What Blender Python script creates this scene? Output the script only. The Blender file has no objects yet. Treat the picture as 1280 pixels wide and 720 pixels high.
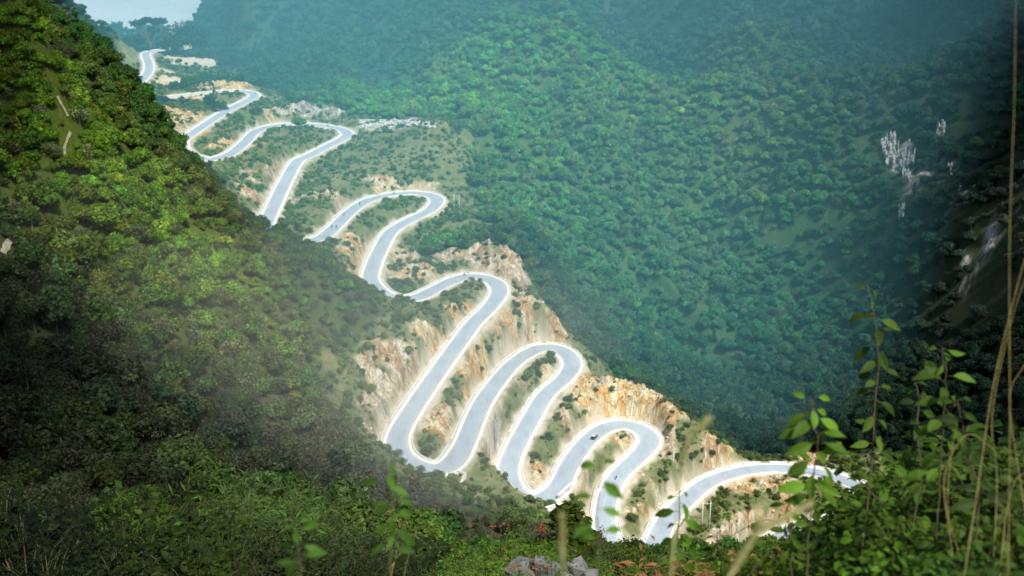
import bpy, math, random
import numpy as np
from mathutils import Vector, Matrix
random.seed(7); RNG = np.random.default_rng(7)
R = math.radians
F = 1400.0; HOR = -70.0
PITCH = math.atan((360 - HOR) / F); CP, SP = math.cos(PITCH), math.sin(PITCH)
CZ = 260.0                                   # eye height above datum
scene = bpy.context.scene
COL = scene.collection

# ------------------------------------------------------------------ camera maths
def P(u, v, Z):
    x = (u - 640) / F * Z; yu = -(v - 360) / F * Z
    return np.array([x, Z * CP + yu * SP, CZ - Z * SP + yu * CP])
def PD(u, v, drop): return P(u, v, drop * F / (CP * (v - HOR)))
def proj(p):
    p = np.asarray(p, float); q = p - np.array([0, 0, CZ])
    Z = q[..., 1] * CP - q[..., 2] * SP; yu = q[..., 1] * SP + q[..., 2] * CP
    Zs = np.where(Z > 0.01, Z, 0.01)
    return 640 + q[..., 0] / Zs * F, 360 - yu / Zs * F, Z

# ------------------------------------------------------------------ noise
def _hash(ix, iy, s):
    h = (ix.astype(np.int64) * 374761393 + iy.astype(np.int64) * 668265263 + s * 144665) & 0xFFFFFFFF
    h = ((h ^ (h >> 13)) * 1274126177) & 0xFFFFFFFF
    return ((h ^ (h >> 16)) & 0xFFFF) / 65535.0
def vnoise(x, y, s=0):
    ix = np.floor(x); iy = np.floor(y); fx = x - ix; fy = y - iy
    fx = fx * fx * (3 - 2 * fx); fy = fy * fy * (3 - 2 * fy)
    a = _hash(ix, iy, s); b = _hash(ix + 1, iy, s); c = _hash(ix, iy + 1, s); d = _hash(ix + 1, iy + 1, s)
    return (a * (1 - fx) + b * fx) * (1 - fy) + (c * (1 - fx) + d * fx) * fy
def fbm(x, y, sc, oct=4, s=0, ridged=False):
    t = 0; a = 1; n = 0; ca, sa = 0.8, 0.6
    x = x / sc; y = y / sc
    for i in range(oct):
        v = vnoise(x, y, s + i * 17)
        v = 1 - abs(2 * v - 1) if ridged else v
        t = t + a * v; n += a; a *= 0.5
        x, y = (x * ca - y * sa) * 2.03 + 5.2, (x * sa + y * ca) * 2.03 + 1.7
    return t / n                              # 0..1
def sstep(a, b, x):
    t = np.clip((x - a) / (b - a), 0, 1); return t * t * (3 - 2 * t)

# ------------------------------------------------------------------ road centreline (pixel, drop below the eye)
road_ctl = [
(205,62,99),(190,64,99.5),(182,68,100),(186,80,101.3),(184.6,91,102.6),(175,103,104),(168,113,105),(177,122,106),(197.5,122.6,107),(240,118,108),(280,114,109),
(306,114,110),(318,119,110.6),(309,126,111.4),(290,135,112.6),(262,152,114.2),(240,167,115.3),(226,178,116),(234,192,116.6),(261,199.6,117.3),(287,192.6,118.1),(305.5,178.5,118.9),
(320,164,119.7),(343,157,120.6),(367,155,121.3),(395,156,122),(425,161,123),(434,168,123.6),(427,174,124.2),(409,183,125.2),(383,196,126.5),(371,202,127.2),(357,226,129.3),(343,255,132),(331,283,134),
(330,302,135.2),(348,312,135.8),(378,304,136.5),(402,297,137.1),(419,283,137.8),(436,266,138.6),(460.5,250,139.8),(498,242,141),(529.5,242,142),(546,249,142.6),(538,262,143.4),
(512,275,144.8),(488,290,146),(474,314,147.6),(466,332,148.8),(463,350,149.8),(476,366,150.6),(497.5,374,151.2),(522,371.6,151.9),(547.5,359,152.8),(572.5,348,153.7),(594,345,154.5),(616,351,155.3),
(624,364,156),(613,382.5,157.3),(591,404,159),(581.6,417,160),(561,445,161.9),(537,479,164),(509,521,166),(496,547,167),(500,570,167.8),(521,583,168.4),(547,588,168.9),(566,578,169.4),
(581.6,551.6,170.8),(599,510,172.7),(619.5,479,174.2),(644,452,175.5),(675,434.5,176.8),(699,436,177.8),(715,452,178.8),(706,472,179.8),(681.5,493,181.3),(661,527.5,183.2),
(642,563,185),(634,590,186.2),(642,614,187.1),(661,626,187.8),(681.5,623,188.4),(699,607,189.2),(712.6,579,190.6),(733,551.6,192),(757,534,193),(781.5,530,193.8),(804,538,194.8),
(812.5,551.6,195.6),(796,572,197),(774,592,198.3),(761,613.6,199.6),(756,641,201),(757,668,202.4),(770,690,203.3),(795,697,204),(818,682,204.8),
(829,656,206),(853,629,207.5),(886,602,209.6),(935,587,212),(979,585,213.8),(1020,590,215.3),(1055,600,216.6),(1080,613,217.7),(1070,633,219),(1040,649,220.3),(1004,660,221.7),
(971,673,223),(940,700,225),(915,730,227)]
rc = np.array(road_ctl, float)
# catmull-rom in pixel space, then into the world
def crom(pts, n=8):
    out = []
    q = np.vstack([2 * pts[0] - pts[1], pts, 2 * pts[-1] - pts[-2]])
    for i in range(1, len(q) - 2):
        p0, p1, p2, p3 = q[i - 1:i + 3]
        for k in range(n):
            t = k / n
            out.append(0.5 * ((2 * p1) + (-p0 + p2) * t + (2 * p0 - 5 * p1 + 4 * p2 - p3) * t * t + (-p0 + 3 * p1 - 3 * p2 + p3) * t ** 3))
    out.append(pts[-1]); return np.array(out)
rp = crom(rc, 10)
rw = np.array([PD(*r) for r in rp])
def resample(w, step):
    s = np.concatenate([[0], np.cumsum(np.linalg.norm(np.diff(w[:, :2], axis=0), axis=1))])
    t = np.arange(0, s[-1], step)
    return np.stack([np.interp(t, s, w[:, i]) for i in range(3)], 1)
def gsmooth(w, sig):
    k = int(sig * 3); g = np.exp(-np.arange(-k, k + 1) ** 2 / (2 * sig * sig)); g /= g.sum()
    q = np.vstack([np.repeat(w[:1], k, 0), w, np.repeat(w[-1:], k, 0)])
    return np.stack([np.convolve(q[:, i], g, 'valid') for i in range(3)], 1)
road = gsmooth(resample(rw, 1.5), 2.2)
road = resample(road, 1.6)
NR = len(road)
tan = np.gradient(road, axis=0); tan[:, 2] = 0; tan /= np.linalg.norm(tan, axis=1)[:, None]
nor = np.stack([-tan[:, 1], tan[:, 0], np.zeros(NR)], 1)           # left of travel
ang = np.unwrap(np.arctan2(tan[:, 1], tan[:, 0])); curv = np.gradient(ang) / 1.6
curv = np.convolve(curv, np.ones(7) / 7, 'same')
print('ROAD', NR * 1.6, 'maxcurv', abs(curv).max(), 'z', road[:, 2].min(), road[:, 2].max())

# ------------------------------------------------------------------ terrain control points: (u, v, Z)
ctl = [
# foreground knoll
(640,740,30),(300,745,55),(0,705,75),(900,745,14),(1000,735,9),(1150,720,7),(1280,700,6),(640,790,12),(300,800,14),(0,800,14),(1280,900,3),(640,1000,3),(0,1000,3),(-300,800,20),(1600,700,6),
(640,722,100),(900,722,100),(300,730,110),(1100,715,90),(1280,720,60),(640,705,240),(900,712,260),(1100,705,260),
# left hill
(60,22,450),(0,0,350),(120,58,480),(165,95,520),(175,135,535),(215,205,520),(245,228,500),(-150,0,330),(-300,0,300),(0,-100,330),(-200,-200,350),
(100,100,425),(0,150,330),(200,150,480),(0,300,270),(200,300,365),(200,225,420),(100,200,370),(300,300,420),(350,350,430),(300,400,375),(300,500,320),(100,400,290),(100,500,240),(0,500,200),(0,620,130),
(300,600,250),(180,640,160),(300,660,205),(450,640,285),(450,690,220),(600,690,285),(400,550,335),(430,450,405),(-200,300,240),(-200,500,180),(400,420,415),(470,560,355),
(430,375,440),(380,335,445),(325,300,470),(290,262,480),(350,300,480),
(500,612,345),(560,622,350),(620,640,360),(661,655,365),(720,672,368),(770,712,365),(820,712,362),(500,660,300),
# behind the left hill
(100,15,960),(140,40,1010),(60,0,960),(90,60,620),(140,95,650),(0,0,900),(150,140,640),(200,215,600),
# pass and beyond
(215,62,1085),(260,72,1065),(170,58,1095),(150,78,1000),(150,98,960),(235,72,1075),
(180,60,1200),(180,45,1400),(150,40,1500),(215,50,1300),(215,20,1900),(150,20,1900),
(252,20,1230),(250,0,1260),(256,50,1160),(226,50,1260),(225,30,1400),(252,0,1400),(300,-80,1350),
# upper spur
(290,104,892),(250,101,908),(340,125,850),(362,131,822),(395,137,783),(340,143,792),(425,141,785),(370,165,738),(355,159,746),(300,230,610),(330,215,640),(290,212,622),(265,215,600),
(225,95,960),(215,110,905),
(450,158,768),(540,160,755),(500,176,722),(540,190,703),(470,200,692),(520,200,692),(580,180,742),
(430,215,662),(400,242,622),(480,216,682),(500,229,668),(545,231,665),(530,222,675),
(580,262,640),(600,290,610),(560,305,582),(600,325,556),(620,303,562),(650,328,552),(600,300,580),(655,370,530),(645,400,510),(680,395,560),(665,300,625),
# cliffs left of the long leg
(455,478,412),(500,428,440),(478,538,386),(452,520,388),(522,408,456),(530,395,474),(440,500,395),
# rock over the lower hairpins
(740,474,490),(790,486,480),(830,505,470),(770,478,484),(842,540,462),(850,575,445),(735,440,560),
(860,560,470),(900,562,500),(925,540,570),(930,515,610),
# right mountain
(740,425,600),(760,380,655),(850,470,610),(900,490,645),(800,400,690),(700,300,705),(720,380,640),(600,200,765),(600,100,860),(400,100,955),(330,80,1030),(480,120,855),(500,40,1000),(300,40,1140),
(600,0,1000),(700,0,960),(800,0,990),(800,100,880),(740,60,890),(800,200,800),(720,200,760),(800,300,745),(900,100,830),(900,300,740),(1000,400,680),(1000,300,700),(1000,200,745),(1000,100,820),(1000,0,890),
(1150,200,680),(1150,100,760),(1150,0,800),(1280,0,700),(1280,100,660),(1280,200,600),(1280,300,560),(1280,400,500),(1150,300,640),(1150,400,600),(1150,500,540),(1280,500,420),(1280,600,300),(1150,600,470),(1150,640,400),
(1100,560,490),(1500,300,480),(1500,0,560),(1600,500,300),(400,0,1080),(340,0,1130),
(300,-200,1100),(600,-200,1080),(900,-200,1000),(1280,-200,820),(1600,-200,700),(600,-400,1300),(1200,-500,1100),
(920,640,440),(960,620,452),(1000,625,455),(900,690,400),(1150,690,300),
]
cpts = [P(*c) for c in ctl]
cpts += [np.array([-2.0, -3, CZ - 1.7]), np.array([4.0, -3, CZ - 1.5]), np.array([0, 1.5, CZ - 1.75]), np.array([-60, 0, CZ - 4.]), np.array([80, 0, CZ + 6.]), np.array([-200, 60, CZ - 5.]), np.array([200, 120, CZ - 40.]), np.array([0, -40, CZ + 5.])]
cpts = np.array(cpts)
# keep control points off the road, then add the road itself and its banks
dd = np.sqrt(((cpts[:, None, :2] - road[None, ::2, :2]) ** 2).sum(-1)).min(1)
cpts = cpts[dd > 7.0]
bank = []
for i in range(0, NR, 5):
    for sgn in (1, -1):
        q = road[i] + nor[i] * sgn * 10.5
        dist = np.sqrt(((road[:, :2] - q[:2]) ** 2).sum(1))
        far = abs(np.arange(NR) - i) > 26
        if dist[~far].min() < 8.0: continue
        j = np.where(far)[0][dist[far].argmin()]
        if 8.0 < dist[j] < 32 and road[j, 2] > road[i, 2] + 2.5:
            b = q.copy(); b[2] = road[i, 2] + 0.8 * (road[j, 2] - road[i, 2]); bank.append(b)
bank = np.array(bank).reshape(-1, 3)
if len(bank):
    keep = [0]
    for i in range(1, len(bank)):
        if np.sqrt(((bank[keep, :2] - bank[i, :2]) ** 2).sum(1)).min() > 5: keep.append(i)
    bank = bank[keep]
    dc = np.sqrt(((cpts[:, None, :2] - bank[None, :, :2]) ** 2).sum(-1)).min(1)
    cpts = cpts[dc > 6.0]
rk = road[::4]
allp = [cpts, bank, rk]
pts = np.vstack([a for a in allp if len(a)])
K = np.sqrt(((pts[:, None, :2] - pts[None, :, :2]) ** 2).sum(-1) + 4.0)
n = len(pts)
A = np.zeros((n + 3, n + 3)); A[:n, :n] = K + np.eye(n) * 0.0
A[:n, n] = 1; A[:n, n + 1:] = pts[:, :2] * 0.01; A[n, :n] = 1; A[n + 1:, :n] = pts[:, :2].T * 0.01
W = np.linalg.solve(A, np.concatenate([pts[:, 2], [0, 0, 0]]))
def rbf(x, y):
    sh = x.shape; x = x.ravel(); y = y.ravel(); out = np.empty(len(x))
    for s in range(0, len(x), 20000):
        xx = x[s:s + 20000]; yy = y[s:s + 20000]
        k = np.sqrt((xx[:, None] - pts[None, :, 0]) ** 2 + (yy[:, None] - pts[None, :, 1]) ** 2 + 4.0)
        out[s:s + 20000] = k @ W[:n] + W[n] + 0.01 * (W[n + 1] * xx + W[n + 2] * yy)
    return out.reshape(sh)

# ------------------------------------------------------------------ fan-shaped height grid around the viewpoint
AZ = np.radians(np.concatenate([np.arange(-75, -31, 1.5), np.arange(-30, 30.01, 0.1), np.arange(31.5, 76, 1.5)]))
RR = [0.6]
while RR[-1] < 260: RR.append(RR[-1] * 1.032)
while RR[-1] < 1130: RR.append(RR[-1] + 1.25)
while RR[-1] < 30000: RR.append(RR[-1] * 1.022)
RR = np.array(RR)
ca = AZ[::3] if (len(AZ) - 1) % 3 == 0 else np.append(AZ[::3], AZ[-1]); cr = RR[::3] if (len(RR) - 1) % 3 == 0 else np.append(RR[::3], RR[-1])
CA, CR = np.meshgrid(ca, cr)
X, Y = np.sin(CA) * CR, np.cos(CA) * CR
Hc = rbf(np.where(CR > 4000, X * 4000 / CR, X), np.where(CR > 4000, Y * 4000 / CR, Y))
def bil(G, ga, gr, x, y):
    a = np.arctan2(x, y); r = np.hypot(x, y)
    fa = np.interp(a, ga, np.arange(len(ga))); fr = np.interp(r, gr, np.arange(len(gr)))
    ia = np.minimum(fa.astype(int), len(ga) - 2); ir = np.minimum(fr.astype(int), len(gr) - 2)
    ta = fa - ia; tr = fr - ir
    return (G[ir, ia] * (1 - ta) + G[ir, ia + 1] * ta) * (1 - tr) + (G[ir + 1, ia] * (1 - ta) + G[ir + 1, ia + 1] * ta) * tr
GA, GR = np.meshgrid(AZ, RR)
GX, GY = np.sin(GA) * GR, np.cos(GA) * GR
H = bil(Hc, ca, cr, GX, GY)
# the far plain
plain = CZ - 290 + 6 * fbm(GX, GY, 900, 3, 5)
xl = -0.285 * GY                                   # west of this line the plain opens up
wpl = sstep(1250, 1750, GR) * sstep(-0.262, -0.272, GX / np.maximum(GY, 1))
wpl = np.maximum(wpl, sstep(2200, 4200, GR))
H = H * (1 - wpl) + plain * wpl
# distance to the road
def road_near(x, y):
    sh = x.shape; x = x.ravel(); y = y.ravel(); d = np.full(len(x), 1e4); z = np.zeros(len(x)); j = np.zeros(len(x), int)
    bb = (x > road[:, 0].min() - 70) & (x < road[:, 0].max() + 70) & (y > road[:, 1].min() - 70) & (y < road[:, 1].max() + 70)
    idx = np.where(bb)[0]
    # coarse prefilter
    cs = road[::16]
    keep = []
    for s in range(0, len(idx), 40000):
        k = idx[s:s + 40000]; dq = np.sqrt(((x[k, None] - cs[None, :, 0]) ** 2 + (y[k, None] - cs[None, :, 1]) ** 2)).min(1)
        keep.append(k[dq < 80])
    idx = np.concatenate(keep)
    for s in range(0, len(idx), 20000):
        k = idx[s:s + 20000]; dq = (x[k, None] - road[None, :, 0]) ** 2 + (y[k, None] - road[None, :, 1]) ** 2
        m = dq.argmin(1); d[k] = np.sqrt(dq[np.arange(len(k)), m]); z[k] = road[m, 2]; j[k] = m
    return d.reshape(sh), z.reshape(sh), j.reshape(sh)
D, ZR, JR = road_near(GX, GY)
away = sstep(12, 70, D)
# broad relief
relief = (fbm(GX, GY, 120, 5, 3) - 0.5) * 26 + (fbm(GX, GY, 45, 4, 9, True) - 0.55) * 9
big = (fbm(GX * .9 + GY * .45, GY * .35 - GX * .2, 105, 4, 55, True) - .58) * 78
H = H + relief * away * sstep(150, 420, GR) * (1 - wpl) * 0.55 + big * sstep(25, 120, D) * sstep(560, 690, GR + GX * .25) * (1 - wpl) * sstep(-250, -120, GX - (GY - 900) * -.0)
H = H + (fbm(GX, GY, 9, 3, 21) - 0.5) * 1.6 * sstep(8, 20, D) * sstep(3, 40, GR) * (1 - wpl)
H = H + (fbm(GX, GY, 2.0, 3, 22) - 0.5) * 0.25 * sstep(40, 5, GR)
Hbase = H.copy()
def hgt(x, y): return bil(H, AZ, RR, np.asarray(x, float), np.asarray(y, float))
def ray(u, v):
    d = P(u, v, 1.0) - np.array([0, 0, CZ]); hl = math.hypot(d[0], d[1]); sl = d[2] / hl; a = math.atan2(d[0], d[1])
    fa = np.interp(a, AZ, np.arange(len(AZ))); ia = min(int(fa), len(AZ) - 2); t = fa - ia
    prof = H[:, ia] * (1 - t) + H[:, ia + 1] * t
    diff = prof - (CZ + sl * RR)
    k = np.where((diff > 0) & (RR > 2.0))[0]
    if not len(k): return None
    k = k[0]
    if k == 0: r = RR[0]
    else: r = RR[k - 1] + (RR[k] - RR[k - 1]) * (-diff[k - 1]) / (diff[k] - diff[k - 1] + 1e-9)
    return np.array([math.sin(a) * r, math.cos(a) * r, CZ + sl * r])
# rocky ground: centres found on the ground, radius in metres, strength, warmth (1 = orange, 0 = grey)
rocks = [(480,480,10,1.2,.6),(500,460,12,1.1,.5),(470,512,8,1.1,.5),(535,420,12,.9,.9),(545,530,9,1.3,.8),(540,510,8,1.2,.6),(575,460,9,.8,.9),(600,440,6,.9,1),
 (690,465,7,1.3,.9),(625,560,8,.9,.1),(650,480,8,.5,.4),(740,490,14,1.3,1),(790,500,15,1.3,.9),(830,520,12,1,.7),(770,545,9,.9,.8),(840,570,14,.7,.3),(700,520,9,.7,.5),(675,590,9,1.3,.8),(660,600,7,1.1,.6),
 (520,340,14,1.2,.8),(500,320,12,1,.7),(560,320,14,.9,.5),(600,320,12,.9,.5),(630,330,13,1.2,.5),(650,370,12,1,.6),(635,400,10,1,.8),(625,420,10,.9,.9),(590,380,8,.8,.8),(570,390,8,.7,.9),
 (440,300,12,1,.9),(420,245,14,1,.8),(480,232,12,1,.7),(530,232,12,.9,.6),(380,250,12,.8,.2),(395,245,14,.7,.2),(320,245,14,.9,.6),(310,220,14,.6,.5),(440,320,9,1,.8),(400,320,10,.8,.8),
 (380,138,16,1.1,.1),(410,142,14,1,.2),(340,142,18,.8,.7),(300,180,16,.9,1),(270,185,16,.6,.8),(215,155,22,1.2,.7),(235,145,20,1,.9),(245,125,18,.8,.9),(225,105,26,1,.9),(290,106,20,1,1),(260,108,22,.8,.9),
 (200,60,30,.8,.3),(240,75,28,.9,.2),(165,92,26,.8,.7),(415,185,9,.6,.4),(440,165,9,.8,.4),(500,158,24,.8,.1),(860,600,16,.6,.3),(960,605,14,1,.8),(920,610,10,.8,.7),(975,660,14,.7,.6),(1010,575,14,.8,.9),
 (610,580,6,.6,.5),(795,600,12,.6,.6),(745,600,9,.4,.5),(800,640,12,.6,.7),(1125,200,10,.7,0),(1175,170,5,.6,0),(1155,220,19,.60,.02),(1195,250,19,.57,.04),(1228,305,22,.54,.06),(720,470,7,1,.9)]
ROCK = np.zeros_like(H); WARM = np.zeros_like(H); WS = np.zeros_like(H) + 1e-6
for (u, v, rad, st, wm) in rocks:
    c = ray(u, v)
    if c is None: continue
    d2 = (GX - c[0]) ** 2 + (GY - c[1]) ** 2
    g = st * np.exp(-d2 / (rad * rad * 1.1))
    ROCK = np.maximum(ROCK, g); WARM += g * wm; WS += g
WARM = WARM / WS
nz = fbm(GX, GY, 7, 4, 31)
slope = np.hypot(*[g for g in (np.gradient(H, axis=0) / np.gradient(RR)[:, None], np.gradient(H, axis=1) / (np.gradient(AZ)[None, :] * GR))])
bankm = sstep(22, 8, D) * sstep(0.3, 0.8, slope)
rock = sstep(0.40, 0.64, np.maximum(ROCK * .95, bankm * 0.55) * (0.1 + 1.75 * nz))
# rock relief: blocky steps and ribs
rx = GX * 0.86 + GY * 0.5; ry = -GX * 0.5 + GY * 0.86
ribs = fbm(rx * 2.2, ry * 0.8, 7, 4, 41, True)
blk = np.abs(((fbm(rx, ry, 6, 3, 44) * 7) % 1) - 0.5) * 2
H = H + rock * sstep(6.5, 12, D) * sstep(200, 300, GR) * (1 - sstep(1100, 1300, GR)) * ((ribs - 0.45) * 5.2 + (blk - 0.5) * 1.6)
# bench the road in
wd = sstep(6.3, 9.2, D)
Hr = ZR - 0.12
H = np.where(D < 60, Hr * (1 - wd) + H * wd, H)
soil = sstep(8.2, 6.2, D + (nz - .5) * 5) * (.55 + .45 * sstep(.35, .55, fbm(GX, GY, 5, 3, 83)))
yard = np.zeros_like(H)
for (u, v, rad) in [(215,66,26),(235,72,22),(256,78,20),(228,80,16),(205,88,10),(212,98,12),(445,163,9),(470,160,8)]:
    c = ray(u, v)
    if c is not None: yard = np.maximum(yard, np.exp(-((GX - c[0]) ** 2 + (GY - c[1]) ** 2) / (rad * rad)))
soil = np.maximum(soil, sstep(.38, .62, yard + (nz - .5) * .3) * .85)
# clear view: nothing of the ground between legs rises through the road

# ------------------------------------------------------------------ node helpers
def newmat(name):
    m = bpy.data.materials.new(name); m.use_nodes = True
    nt = m.node_tree; nt.nodes.clear(); return m, nt
def nd(nt, t, **kw):
    x = nt.nodes.new(t)
    for k, v in kw.items():
        if k.startswith('i_'): x.inputs[k[2:]].default_value = v
        else: setattr(x, k, v)
    return x
def lk(nt, a, b): nt.links.new(a, b)
def ramp(nt, fac, stops):
    r = nd(nt, 'ShaderNodeValToRGB'); e = r.color_ramp.elements
    while len(e) < len(stops): e.new(0.5)
    for k, (p, c) in enumerate(stops): e[k].position = p; e[k].color = (*c, 1)
    lk(nt, fac, r.inputs[0]); return r.outputs[0]
def mixc(nt, fac, a, b, mode='MIX'):
    m = nd(nt, 'ShaderNodeMix', data_type='RGBA', blend_type=mode)
    if isinstance(fac, (int, float)): m.inputs[0].default_value = fac
    else: lk(nt, fac, m.inputs[0])
    for k, s in ((6, a), (7, b)):
        if isinstance(s, tuple): m.inputs[k].default_value = (*s, 1)
        else: lk(nt, s, m.inputs[k])
    return m.outputs[2]
def noise(nt, vec, scale, detail=6, rough=.6, dist=0):
    t = nd(nt, 'ShaderNodeTexNoise'); t.inputs['Scale'].default_value = scale; t.inputs['Detail'].default_value = detail
    t.inputs['Roughness'].default_value = rough; t.inputs['Distortion'].default_value = dist
    if vec is not None: lk(nt, vec, t.inputs['Vector'])
    return t.outputs[0]
def out_bsdf(nt, color, rough=.9, bump=None, bstr=.5, bdist=.3, spec=.2, metal=0.0):
    b = nd(nt, 'ShaderNodeBsdfPrincipled'); o = nd(nt, 'ShaderNodeOutputMaterial')
    if isinstance(color, tuple): b.inputs['Base Color'].default_value = (*color, 1)
    else: lk(nt, color, b.inputs['Base Color'])
    b.inputs['Roughness'].default_value = rough; b.inputs['Specular IOR Level'].default_value = spec; b.inputs['Metallic'].default_value = metal
    if bump is not None:
        bp = nd(nt, 'ShaderNodeBump'); bp.inputs['Strength'].default_value = bstr; bp.inputs['Distance'].default_value = bdist
        lk(nt, bump, bp.inputs['Height']); lk(nt, bp.outputs[0], b.inputs['Normal'])
    lk(nt, b.outputs[0], o.inputs[0]); return b

def mat_terrain():
    m, nt = newmat('hillside_ground')
    geo = nd(nt, 'ShaderNodeNewGeometry'); pos = geo.outputs['Position']
    def at(nm): a = nd(nt, 'ShaderNodeAttribute', attribute_name=nm); return a.outputs['Fac']
    n1 = noise(nt, pos, .05, 8, .65); n2 = noise(nt, pos, .6, 6, .7); n3 = noise(nt, pos, .012, 4)
    veg = ramp(nt, n1, [(.3, (.020, .040, .012)), (.48, (.045, .075, .02)), (.6, (.085, .095, .035)), (.75, (.15, .13, .075))])
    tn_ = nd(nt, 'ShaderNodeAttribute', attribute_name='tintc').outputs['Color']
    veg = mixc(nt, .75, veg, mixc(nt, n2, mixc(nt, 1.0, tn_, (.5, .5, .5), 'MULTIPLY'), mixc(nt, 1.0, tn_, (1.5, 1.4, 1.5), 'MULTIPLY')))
    veg = mixc(nt, .12, veg, ramp(nt, n2, [(.3, (.015, .03, .008)), (.7, (.16, .18, .08))]))
    open_ = mixc(nt, n1, (.07, .12, .025), (.24, .25, .11))
    n4 = noise(nt, pos, .22, 6, .7)
    open_ = mixc(nt, .5, open_, ramp(nt, n4, [(.35, (.05, .09, .02)), (.5, (.16, .20, .07)), (.62, (.40, .34, .20))]))
    open_ = mixc(nt, .4, open_, ramp(nt, n2, [(.3, (.04, .085, .02)), (.7, (.32, .30, .17))]))
    base = mixc(nt, at('open'), veg, open_)
    # rock
    mp = nd(nt, 'ShaderNodeMapping'); mp.inputs['Scale'].default_value = (1, 1, .28); mp.inputs['Rotation'].default_value = (R(25), R(15), 0); lk(nt, pos, mp.inputs[0])
    r1 = noise(nt, mp.outputs[0], .16, 9, .68, .8); r2 = noise(nt, mp.outputs[0], .9, 6, .7, 1.2)
    vo = nd(nt, 'ShaderNodeTexVoronoi', feature='DISTANCE_TO_EDGE'); vo.inputs['Scale'].default_value = .38; lk(nt, mp.outputs[0], vo.inputs['Vector'])
    crack = ramp(nt, vo.outputs['Distance'], [(0, (.35, .33, .3)), (.09, (1, 1, 1))])
    warm = ramp(nt, r1, [(.3, (.40, .18, .05)), (.42, (.66, .34, .09)), (.5, (.74, .54, .24)), (.57, (.82, .74, .52)), (.68, (.46, .45, .38))])
    cold = ramp(nt, r1, [(.3, (.11, .12, .12)), (.47, (.28, .29, .28)), (.58, (.62, .62, .58)), (.7, (.42, .38, .27))])
    rk_ = mixc(nt, at('warm'), cold, warm)
    rk_ = mixc(nt, .75, rk_, ramp(nt, r2, [(.32, (.38, .34, .3)), (.55, (1, 1, 1))]), 'MULTIPLY')
    rk_ = mixc(nt, .7, rk_, crack, 'MULTIPLY')
    col = mixc(nt, at('rock'), base, rk_)
    so = mixc(nt, n2, (.52, .44, .32), (.70, .64, .50))
    col = mixc(nt, at('soil'), col, so)
    # the distant plain: pale fields in strips
    mp2 = nd(nt, 'ShaderNodeMapping'); mp2.inputs['Scale'].default_value = (.0022, .0011, 1); mp2.inputs['Rotation'].default_value = (0, 0, R(6)); lk(nt, pos, mp2.inputs[0])
    f1 = nd(nt, 'ShaderNodeTexVoronoi'); f1.inputs['Scale'].default_value = 3; lk(nt, mp2.outputs[0], f1.inputs['Vector'])
    f2 = noise(nt, pos, .0012, 6, .6)
    field = ramp(nt, f1.outputs['Color'], [(.15, (.05, .1, .08)), (.35, (.45, .42, .35)), (.6, (.5, .45, .40)), (.85, (.10, .16, .14))])
    field = mixc(nt, f2, mixc(nt, 1.0, field, (1.9, 1.8, 1.9), 'MULTIPLY'), (.95, .86, .80))
    col = mixc(nt, at('plain'), col, field)
    bm_ = nd(nt, 'ShaderNodeMath', operation='ADD'); lk(nt, r2, bm_.inputs[0]); lk(nt, n2, bm_.inputs[1])
    out_bsdf(nt, col, .95, bm_.outputs[0], .6, .8, .1)
    return m
def mat_leaf(name, src, sat=1.0, trans=.35):
    """src: 'INST' tint from the scatter attribute, 'OBJ' tint from the object colour, or a colour"""
    m, nt = newmat(name)
    if src == 'INST': a = nd(nt, 'ShaderNodeAttribute', attribute_type='INSTANCER', attribute_name='tint'); c = a.outputs['Color']
    elif src == 'OBJ': a = nd(nt, 'ShaderNodeObjectInfo'); c = a.outputs['Color']
    else: a = nd(nt, 'ShaderNodeRGB'); a.outputs[0].default_value = (*src, 1); c = a.outputs[0]
    geo = nd(nt, 'ShaderNodeNewGeometry'); oi = nd(nt, 'ShaderNodeTexCoord')
    rpi = nd(nt, 'ShaderNodeMapRange'); lk(nt, geo.outputs['Random Per Island'], rpi.inputs[0]); rpi.inputs[3].default_value = .55; rpi.inputs[4].default_value = 1.5
    n1 = noise(nt, geo.outputs['Position'], .35, 3)
    mr = nd(nt, 'ShaderNodeMapRange'); lk(nt, n1, mr.inputs[0]); mr.inputs[1].default_value = .3; mr.inputs[2].default_value = .7; mr.inputs[3].default_value = .6; mr.inputs[4].default_value = 1.4
    mu = nd(nt, 'ShaderNodeMath', operation='MULTIPLY'); lk(nt, rpi.outputs[0], mu.inputs[0]); lk(nt, mr.outputs[0], mu.inputs[1])
    vm = nd(nt, 'ShaderNodeVectorMath', operation='SCALE'); lk(nt, c, vm.inputs[0]); lk(nt, mu.outputs[0], vm.inputs['Scale'])
    d = nd(nt, 'ShaderNodeBsdfPrincipled'); lk(nt, vm.outputs[0], d.inputs['Base Color']); d.inputs['Roughness'].default_value = .6; d.inputs['Specular IOR Level'].default_value = .18
    t = nd(nt, 'ShaderNodeBsdfTranslucent'); tc = mixc(nt, 1.0, vm.outputs[0], (1.3, 1.25, .6), 'MULTIPLY'); lk(nt, tc, t.inputs[0])
    mx = nd(nt, 'ShaderNodeMixShader'); mx.inputs[0].default_value = trans; lk(nt, d.outputs[0], mx.inputs[1]); lk(nt, t.outputs[0], mx.inputs[2])
    o = nd(nt, 'ShaderNodeOutputMaterial'); lk(nt, mx.outputs[0], o.inputs[0]); return m
def mat_simple(name, c1, c2, scale=1.0, rough=.8, bstr=.2, bdist=.02, spec=.3, metal=0.0, obj=False):
    m, nt = newmat(name)
    v = nd(nt, 'ShaderNodeTexCoord').outputs['Object'] if obj else nd(nt, 'ShaderNodeNewGeometry').outputs['Position']
    n_ = noise(nt, v, scale, 6, .65)
    r = nd(nt, 'ShaderNodeMapRange'); lk(nt, n_, r.inputs[0]); r.inputs[1].default_value = .3; r.inputs[2].default_value = .7
    c = mixc(nt, r.outputs[0], c1, c2)
    out_bsdf(nt, c, rough, n_, bstr, bdist, spec, metal); return m
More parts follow.
